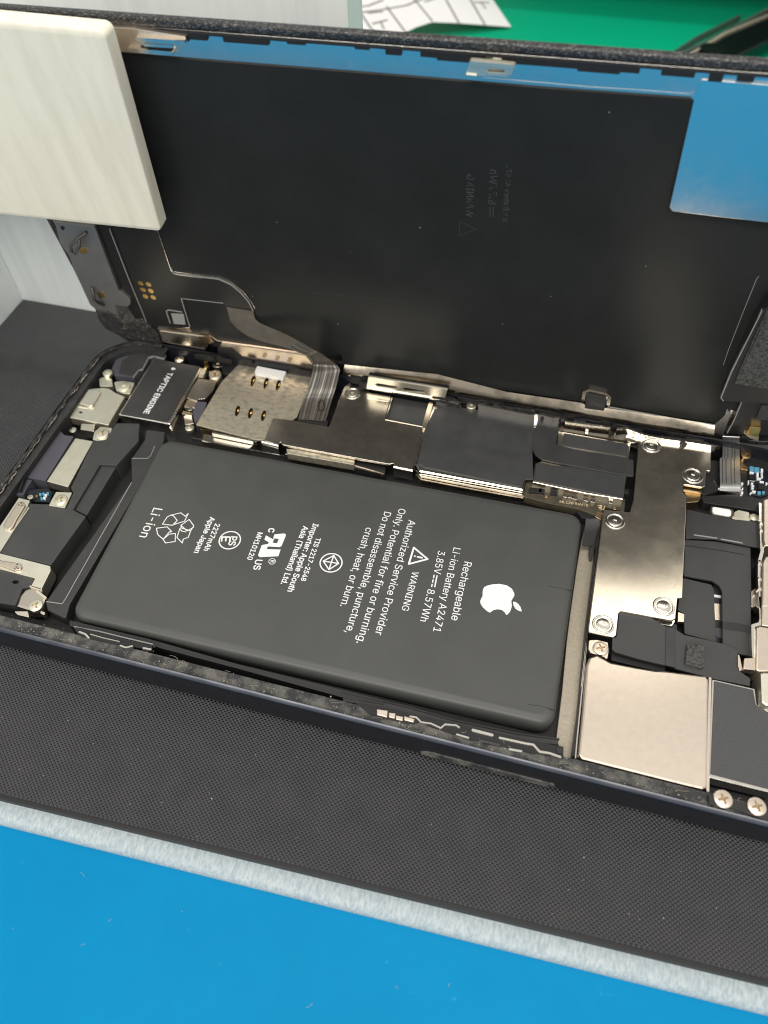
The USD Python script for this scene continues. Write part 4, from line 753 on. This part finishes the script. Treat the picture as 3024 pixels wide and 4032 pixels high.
    sbar('panel_edge', 'e', [(235, 262), (575, 300)], 0.1, 0.5, 0.3, 'tape_line'); sbar('panel_edge', 'e', [(235, 262), (305, 492)], 0.16, 0.55, 0.3, 'tape_line'); sbar('panel_edge', 'e', [(145, 462), (112, 365), (130, 355), (238, 372)], 0.2, 0.55, 0.3, 'tape_line')
    SPt('plain_label', 'e', [(152, 382), (255, 388), (272, 475), (175, 468)], 0.52, 0.4, 'tape_line', 0.05, 0.02)
    for q in ([(640, 375), (715, 355), (722, 408), (655, 412)], [(790, 730), (845, 725), (862, 770), (810, 775)]): SPt('yellow_tape', 'J', q, 0.76, 0.6, 'gold', 0.2, 0.02)
    SPt('hole', 'J', [(492, 190), (515, 185), (532, 205), (520, 222), (498, 215)], 0.72, 0.6, 'deep_black', 0.1, 0.01)
    k3 = lambda z, pts, w: ((sc3(z, pts, 0.0) - TO) @ TM)[:, :2]
    def lug(z, path, ws, r):
        p2 = np.vstack([np.r_[sc(z, [q], w)[0], w] for q, w in zip(path, ws)]); part('hook_clip', tube(p2, r, 8), 'gunmetal', SP, smooth=60)
    lug('J', [(705, 240), (640, 285), (578, 345), (585, 395), (610, 410), (650, 350), (645, 300)], [0.8, 1.6, 2.4, 2.6, 2.6, 2.2, 1.6], 0.28); lug('J', [(748, 690), (765, 740), (770, 790), (820, 820), (850, 830)], [0.8, 1.4, 1.8, 1.2, 0.8], 0.3)
    fb = plate(sc('e', [(150, 20), (178, 62), (540, 108), (640, 152), (720, 217), (785, 292), (826, 364), (610, 333), (575, 302), (233, 262)], 0.4), 0.05, 0.4, 0.05); part('flex_bed', fb, 'panel_black', SP)
    wp = plate(sc('B', [(1372, 348), (1342, 405), (1337, 440), (1236, 868), (1248, 884), (1450, 908), (1700, 936), (2100, 985), (2100, 420), (1659, 372)], 0.4), -1.2, 0.0, 0.12, 0.05)
    wp.vertices[:, 2] += 0.12 + (62.6 - wp.vertices[:, 1]) * math.tan(math.radians(5.5)); part('bare_plate', wp, 'screen_plate', SP, label='bare metal corner reflecting the blue mat')
    lt = np.vstack([sc3('D', [(690, 205), (1240, 262)], 0.45), sc3('E', [(0, 72), (470, 140), (500, 158), (650, 176), (1000, 228), (1322, 282)], 0.45)]); lb = np.vstack([sc3('D', [(675, 262), (830, 285)], 1.5), sc3('E', [(0, 165), (300, 196), (480, 222), (700, 262), (1000, 310), (1312, 352)], 1.5)])
    tl = lambda q: (q - TO) @ TM
    L0, L1 = tl(lt), tl(lb); rows = []
    for k, bulge in ((0, 0), (0.25, 0.25), (0.5, 0.38), (0.75, 0.38), (1, 0.15)): rows.append(L0 * (1 - k) + L1 * k + [0, 0, bulge])
    V = np.vstack(rows); n = len(L0); F = []
    for k in range(len(rows) - 1):
        i = np.arange(n - 1); F += [np.c_[k*n+i, (k+1)*n+i, (k+1)*n+i+1], np.c_[k*n+i, (k+1)*n+i+1, k*n+i+1]]
    part('lip', trimesh.Trimesh(V, np.vstack(F), process=False), 'lip_metal', SP, smooth=70)
    # glue at the hinge corner
    gp = SPt('corner_glue', 'J', [(775, 878), (880, 890), (970, 940), (1000, 970), (1160, 970), (1230, 1010), (1290, 1080), (1330, 1180), (1180, 1190), (980, 1090), (860, 1030), (800, 950)], 1.0, 0.0, 'dirty_glue', 0.3, 0.25)
    # lower lip parts
    SPt('lip_fold', 'e', [(50, 520), (370, 562), (480, 580), (430, 690), (80, 620)], 0.9, 0.05, 'nickel', 0.2, 0.25)
    sbar('lip_edge', 'e', [(45, 508), (370, 548), (400, 540), (450, 548), (530, 605), (900, 655), (1290, 712)], 0.22, 0.75, 0.3, 'beige_metal'); SPt('gold_pad', 'e', [(370, 570), (470, 575), (500, 620), (420, 645)], 0.95, 0.8, 'brown_metal', 0.25, 0.04)
    lp = SPt('lip_plate', 'e', [(560, 625), (900, 670), (1255, 725), (1320, 800), (1315, 862), (860, 775), (660, 760), (540, 670)], 1.1, 0.05, 'beige_metal', 0.2, 0.2)
    for x, y in ((920, 715), (1025, 738), (1125, 752)): SPt('lip_notch', 'e', [(x-30, y+25), (x-10, y-12), (x+22, y-8), (x+5, y+30)], 1.14, 1.0, 'brown_metal', 0.2, 0.04, lp)
    SPt('lip_tape', 'e', [(530, 668), (640, 675), (720, 745), (700, 775), (545, 750)], 1.5, 0.2, 'gasket', 0.2)
    sbar('lip_edge', 'E', [(0, 78), (470, 148), (490, 178), (615, 196), (640, 168), (1100, 250), (1325, 285), (1385, 225), (1400, 185)], 0.12, 0.5, 0.3, 'tape_line')
    tb = [(478, 128), (488, 72), (520, 60), (625, 84), (648, 105), (640, 152)]
    sbar('tab_ring', 'E', tb, 0.55, 0.8, 0.3, 'dark_nickel'); SPt('pull_tab', 'E', [(498, 82), (628, 106), (614, 192), (490, 176)], 1.0, 0.3, 'black_tape', 0.15)
    # clip with two slots at the lower lip
    cl = SPt('lip_clip', 'a', [(1140, 172), (1659, 255), (1790, 278), (1760, 372), (1640, 352), (1122, 268)], 3.2, 2.8, 'pale_metal', 0.15, 0.1, holes=[[(1195, 235), (1220, 228), (1375, 255), (1372, 275), (1215, 252)], [(1415, 268), (1440, 264), (1600, 288), (1598, 303), (1440, 292)]])
    SPt('clip_back', 'a', [(1140, 172), (1790, 278), (1760, 365), (1125, 262)], 2.2, 0.2, 'deep_black', 0.1)
    sbar('clip_fold', 'a', [(1130, 268), (1640, 350), (1770, 372)], 0.3, 3.4, 2.6, 'steel', cl)
    # upper clips
    c1 = SPt('edge_clip', 'N', [(560, 170), (860, 185), (950, 200), (1215, 240), (1205, 292), (1160, 340), (1130, 352), (560, 322)], 0.9, 0.05, 'beige_metal', 0.15)
    sbar('clip_fold', 'N', [(893, 258), (1200, 282)], 0.5, 1.5, 0.8, 'steel', c1); sbar('clip_fold', 'N', [(840, 328), (1115, 350)], 0.5, 1.5, 0.8, 'steel', c1); sbar('clip_fold', 'N', [(945, 295), (1125, 305)], 0.35, 1.3, 0.8, 'steel', c1); sbar('clip_slot', 'N', [(930, 312), (1120, 318)], 0.5, 1.0, 0.8, 'gasket', c1)
    c2 = SPt('edge_clip', 'O', [(915, 408), (1198, 440), (1186, 488), (1150, 502), (955, 490), (945, 508), (880, 498)], 1.6, 0.8, 'pale_metal', 0.12, holes=[[(1020, 458), (1050, 450), (1140, 460), (1135, 475), (1040, 472)]])
    sbar('clip_fold', 'O', [(920, 412), (1195, 438)], 0.45, 1.9, 1.2, 'pale_metal', c2); sbar('clip_fold', 'O', [(885, 496), (950, 503)], 0.3, 1.8, 1.2, 'steel', c2)
    # pressed step along the bare metal at the top
    sbar('pressed_step', 'P', [(-1000, 730), (0, 818), (500, 850), (930, 884), (985, 850), (1020, 770), (1055, 742), (1300, 752), (1659, 775), (1900, 790)], 0.16, 0.10, 0.0, 'screen_plate')
    # earpiece module
    E_ = SPt('earpiece_module', 'd', [(1364, 800), (1300, 850), (1230, 960), (985, 1480), (880, 1740), (905, 1770), (960, 1775), (1500, 1812), (1800, 1812), (1800, 700), (1420, 700)], 2.6, 0.2, 'black_plastic', 0.3, 0.2)
    sbar('module_edge', 'd', [(1300, 850), (1100, 1250), (985, 1480), (882, 1735), (905, 1768)], 0.14, 2.7, 2.2, 'tape_line', E_)
    f = plate(sc('d', [(1364, 830), (1250, 1060), (1020, 1588), (1045, 1600), (1364, 1650), (1700, 1690), (1700, 700)], 3.1), 2.5, 3.1, 0.2, 0.15)
    for _ in range(4): f = f.subdivide()
    f.vertices[:, 2] += 0.5 * (meshkit.fbm(f.vertices * [2.3, 3.5, 1], 3, 8) - 0.5) * (f.vertices[:, 2] > 2.9)
    part('foam_pad', f, 'soft_foam', E_, smooth=60)
    SPt('sensor_tray', 'd', [(1100, 1775), (1500, 1812), (1800, 1830), (1800, 2160), (1360, 2120), (950, 2105), (985, 2000), (1060, 1860)], 1.2, 0.2, 'black_plastic', 0.3)
    SPt('sensor_tray', 'd', [(1300, 1815), (1700, 1840), (1700, 1990), (1240, 1960)], 1.8, 0.2, 'graphite', 0.2)
    sbar('module_edge', 'd', [(1095, 1780), (1010, 1980), (945, 2100)], 0.14, 1.3, 0.8, 'tape_line'); sbar('film_edge', 'd', [(1272, 492), (1250, 510), (1100, 880), (960, 1240), (905, 1400)], 0.07, 0.34, 0.2, 'tape_line')
    SPt('lip_corner', 'd', [(960, 1835), (940, 1900), (830, 2010), (780, 2085), (905, 2120), (980, 1900)], 0.6, 0.05, 'flap_metal', 0.2)
    gc = SPt('gold_pad', 'd', [(1180, 2030), (1290, 2040), (1295, 2060), (1262, 2140), (1140, 2110)], 2.0, 1.2, 'gold', 0.2, 0.1)
    SPt('pad_base', 'd', [(1100, 2090), (1270, 2130), (1265, 2180), (1180, 2150)], 1.8, 1.0, 'worn_steel', 0.1)
    # screen flex: leaves the panel, folds over the edge and plugs into the board
    def P3(z, p, k): return (sc3(z, [p], k[1]) if k[0] == 's' else ph3(z, [p], k[1]))[0]
    Ld = [((608, 330), ('s', .5)), ((630, 420), ('s', .7)), ((700, 510), ('s', 1.2)), ((850, 595), ('s', 2.2)), ((1100, 665), ('s', 3.6)), ((1275, 730), ('s', 4.8)), ((1318, 790), ('p', 9.6)), ((1305, 870), ('p', 8.6)), ((1270, 990), ('p', 7.0)), ((1235, 1080), ('p', 5.9)), ((1195, 1245), ('p', 5.4))]
    Rd = [((825, 362), ('s', .5)), ((838, 420), ('s', .7)), ((890, 465), ('s', 1.2)), ((1020, 520), ('s', 2.2)), ((1200, 610), ('s', 3.4)), ((1340, 690), ('s', 4.6)), ((1500, 800), ('p', 9.6)), ((1530, 850), ('p', 8.8)), ((1500, 980), ('p', 7.2)), ((1468, 1080), ('p', 5.9)), ((1415, 1262), ('p', 5.4))]
    L = np.array([P3('e', *q) for q in Ld]); R_ = np.array([P3('e', *q) for q in Rd])
    tolocal = lambda q: (q - TO) @ TM
    FX = part('flex_cable', (lambda m: (setattr(m, 'vertices', tolocal(np.asarray(m.vertices))), m)[1])(ribbon(L, R_, 0.14, 90, 8)), 'flex_dark', SP, smooth=60, label='folded dark flex cable plugged into the board')
    nrm = np.array([0, -0.5, 0.85])
    for k in (0.08, 0.16, 0.24, 0.34, 0.5, 0.62, 0.76, 0.86, 0.93):
        a, b = (L * (1 - k - .012) + R_ * (k + .012)) + nrm * 0.1, (L * (1 - k + .012) + R_ * (k - .012)) + nrm * 0.1
        m = ribbon(a[4:], b[4:], 0.02, 60); m.vertices = tolocal(np.asarray(m.vertices)); part('trace', m, 'flap_metal' if k in (.16, .5, .86) else 'deep_black', FX, smooth=60)
    st = [P3('e', (1380 + 26 * math.cos(t), 1135 + 44 * math.sin(t)), ('p', 5.95)) for t in np.linspace(0, 2 * math.pi, 20)]
    m = tube(st, 0.07, 5); m.vertices = tolocal(np.asarray(m.vertices)); part('printed_ring', m, 'deep_black', FX)
    q = [(1200, 1215), (1440, 1262), (1425, 1300), (1180, 1250)]
    m = plate(ph('e', q, 5.2), 4.4, 5.2, 0.1); m.vertices = tolocal(m.vertices); part('flex_plug', m, 'black_plastic', SP)
screen()
def film_specks():
    b = trimesh.creation.icosphere(1, 1.0); ms = []
    for x, y in [(907, 492), (1316, 243), (598, 480), (757, 545), (730, 700), (1190, 640), (1085, 700), (1395, 575), (545, 640)]:
        c = sc('F', [(x, y)], 0.33)[0]; m = b.copy(); m.vertices = m.vertices * rng.uniform(0.035, 0.07) * [1, 1.3, 0.6] + [c[0], c[1], 0.33]; ms.append(m)
    part('speck', ms, 'speck', SCREEN, kind='stuff')
    part('scratch', line_strip(sc('F', [(672, 632), (760, 640), (880, 655)], 0.32), 0.03, 0.25, 0.312), 'graphite', SCREEN)
film_specks()
def imprint():       # the battery's lettering has rubbed off on the film, mirrored
    def txt(t, st, en):
        a, b = sc('f', [st, en], 0.31); m = meshkit.text_mesh(t, 1.0, 0.006); lo, hi = m.bounds
        L = np.linalg.norm(b - a); k = L / (hi[0] - lo[0]); d = (b - a) / L; n = np.array([d[1], -d[0]]); v = m.vertices
        m.vertices = np.c_[a + ((v[:, 0] - lo[0]) * k)[:, None] * d + (v[:, 1] * k)[:, None] * n, 0.304 + v[:, 2]]; m.faces = m.faces[:, ::-1].copy()
        keep = meshkit.fbm(m.triangles_center * [2.2, 2.2, 0], 3, len(t)) > 0.40
        part('imprint', trimesh.Trimesh(m.vertices, m.faces[keep], process=False), 'imprint', SCREEN, smooth=False)
    txt('8.57Wh', (617, 703), (634, 325)); txt('WARNING', (374, 838), (383, 372)); txt('ion Battery A2471', (772, 885), (812, 272))
    for l in ([(637, 738), (631, 838)], [(671, 738), (666, 836)], [(300, 885), (300, 1045), (485, 975), (300, 885)]): part('imprint', line_strip(sc('f', l, 0.31), 0.10 if len(l) == 2 else 0.045, 0.25, 0.311), 'imprint', SCREEN, smooth=False)
imprint()

# ================================================================ background: paper and a spare glass
def background():
    o = onplane('O', [(455, 230)], [0, 0, 2.5], np.array([0, 0, 1.0]))[0]; e = onplane('O', [(1183, 175)], [0, 0, -3.4], np.array([0, 0, 1.0]))[0]
    xd = (e - o); yv = np.array([0.1, 1.0, 0.02]); n = np.cross(xd, yv); n /= np.linalg.norm(n)
    X = xd / np.linalg.norm(xd); Yv = np.cross(n, X)
    loc = lambda p, k=0.0: (lambda q: np.c_[(q - o) @ X, (q - o) @ Yv])(onplane('O', p, o + n * k, n))
    def up(m): v = m.vertices; m.vertices = o + v[:, :1] * X + v[:, 1:2] * Yv + v[:, 2:3] * n; return m
    t = thing('paper_sheet', 'white paper sheet with pencilled line drawing on the green mat', 'paper', o)
    pl = loc([(-60, 215), (95, 207), (455, 230), (560, 178), (665, 143), (840, 150), (1183, 175), (1065, 0), (1000, -110), (-60, -110)])
    part('sheet', up(plate(pl, -0.12, 0.0, 0.05, 0.02, bottom=True)), 'paper', t)
    for l in ([(195, 80), (280, 205)], [(370, 45), (490, 208)], [(550, -5), (665, 135)], [(755, -5), (840, 148)], [(915, -5), (1010, 160)], [(95, 110), (200, 82), (350, 62), (500, 35), (620, -15)], [(95, 55), (250, 38), (345, 0)], [(280, 155), (370, 132)], [(330, 142), (352, 190)], [(945, 15), (1035, 17)], [(985, 15), (1015, 55)], [(250, 86), (340, 76)], [(118, 106), (156, 100)], [(130, -10), (165, 40)], [(620, 10), (700, -15)]):
        part('pencil_line', up(line_strip(loc(l), 0.75 if abs(l[0][0] - l[-1][0]) > 60 else 0.6, 0.005, 0.05)), 'ink', t)
    # spare screen glass leaning at the right edge
    t = thing('spare_glass', 'dark spare phone glass with clear edges lying at the upper right', 'phone glass', ph3('P', [(1500, 300)], -4)[0])
    B_ = part('glass_panel', plate(ph('P', [(990, 500), (1110, 400), (1659, 110), (2000, -70), (2400, 0), (1300, 560), (1100, 560)], 3.0), 0.5, 3.0, 1.0, 0.5), 'glass_black', t)
    part('clear_rim', line_strip(ph('P', [(860, 490), (1120, 370), (1659, 80), (2000, -105)], 3.4), 1.2, 1.8, 3.4), 'clear_edge', t)
    part('clear_rim', line_strip(ph('P', [(800, 470), (1000, 340), (1400, 140)], 0.0), 0.8, -2, 0), 'clear_edge', t)
    part('metal_edge', line_strip(ph('P', [(940, 500), (1250, 310), (1659, 135)], 3.6), 0.9, 2.0, 3.6), 'worn_steel', t)
    part('camera_bump', loft(Point(*ph('P', [(1150, 450)], 4.2)[0]).buffer(3.4, quad_segs=10), [(0, 1), (0, 3.8), (0.5, 4.2)]), 'glass_black', t)
background()

# ================================================================ dust and fibres
def dust():
    base = trimesh.creation.icosphere(0, 1.0); ms = []
    for _ in range(420):
        x, y = rng.uniform(-28, 150), rng.uniform(-18, 76); r = 0.025 + 0.05 * rng.random() ** 3
        if -1 < x < 132.5 and -1 < y < 66: continue
        m = base.copy(); m.vertices = m.vertices * r * rng.uniform(0.6, 1.4, 3) + [x, y, 0.03]; ms.append(m)
    for _ in range(70):
        x, y = rng.uniform(20, 150), rng.uniform(-60, -24); a = rng.uniform(0, 6.28); l = rng.uniform(0.15, 1.1) * rng.random()
        p = [(x + l * k * math.cos(a + .6 * k), y + l * k * math.sin(a + .6 * k), -3.97) for k in np.linspace(0, 1, 5)]
        ms.append(tube(p, 0.014, 4))
    part('dust_specks', ms, 'speck', None, kind='stuff', label='pale dust specks and lint scattered over the pad and mat', category='dust')
    ms = []
    for _ in range(900):
        x = rng.uniform(2, 128); y = 0.9 + abs(rng.normal(0, 0.8)); r = abs(rng.normal(0.03, 0.03)) + 0.015
        if rng.random() < 0.25: x, y = 0.9 + abs(rng.normal(0, 0.6)), rng.uniform(8, 58)
        m = base.copy(); m.vertices = m.vertices * r * rng.uniform(0.6, 1.5, 3) + [x, min(y, 2.9), 6.3 + r * 0.3]; ms.append(m)
    for _ in range(45):
        x, y = rng.uniform(3, 125), rng.uniform(0.9, 2.8); a = rng.uniform(0, 6.28); l = rng.uniform(0.5, 1.8)
        p = [(x + l*k*math.cos(a + k), y + 0.35*l*k*math.sin(a + k), 6.42 + 0.12*math.sin(3.1*k)) for k in np.linspace(0, 1, 8)]
        ms.append(tube(p, 0.022, 4))
    part('debris', ms, 'fibre', None, kind='stuff', label='sandy grit and fibres on the phone frame ledge', category='dust')
dust()
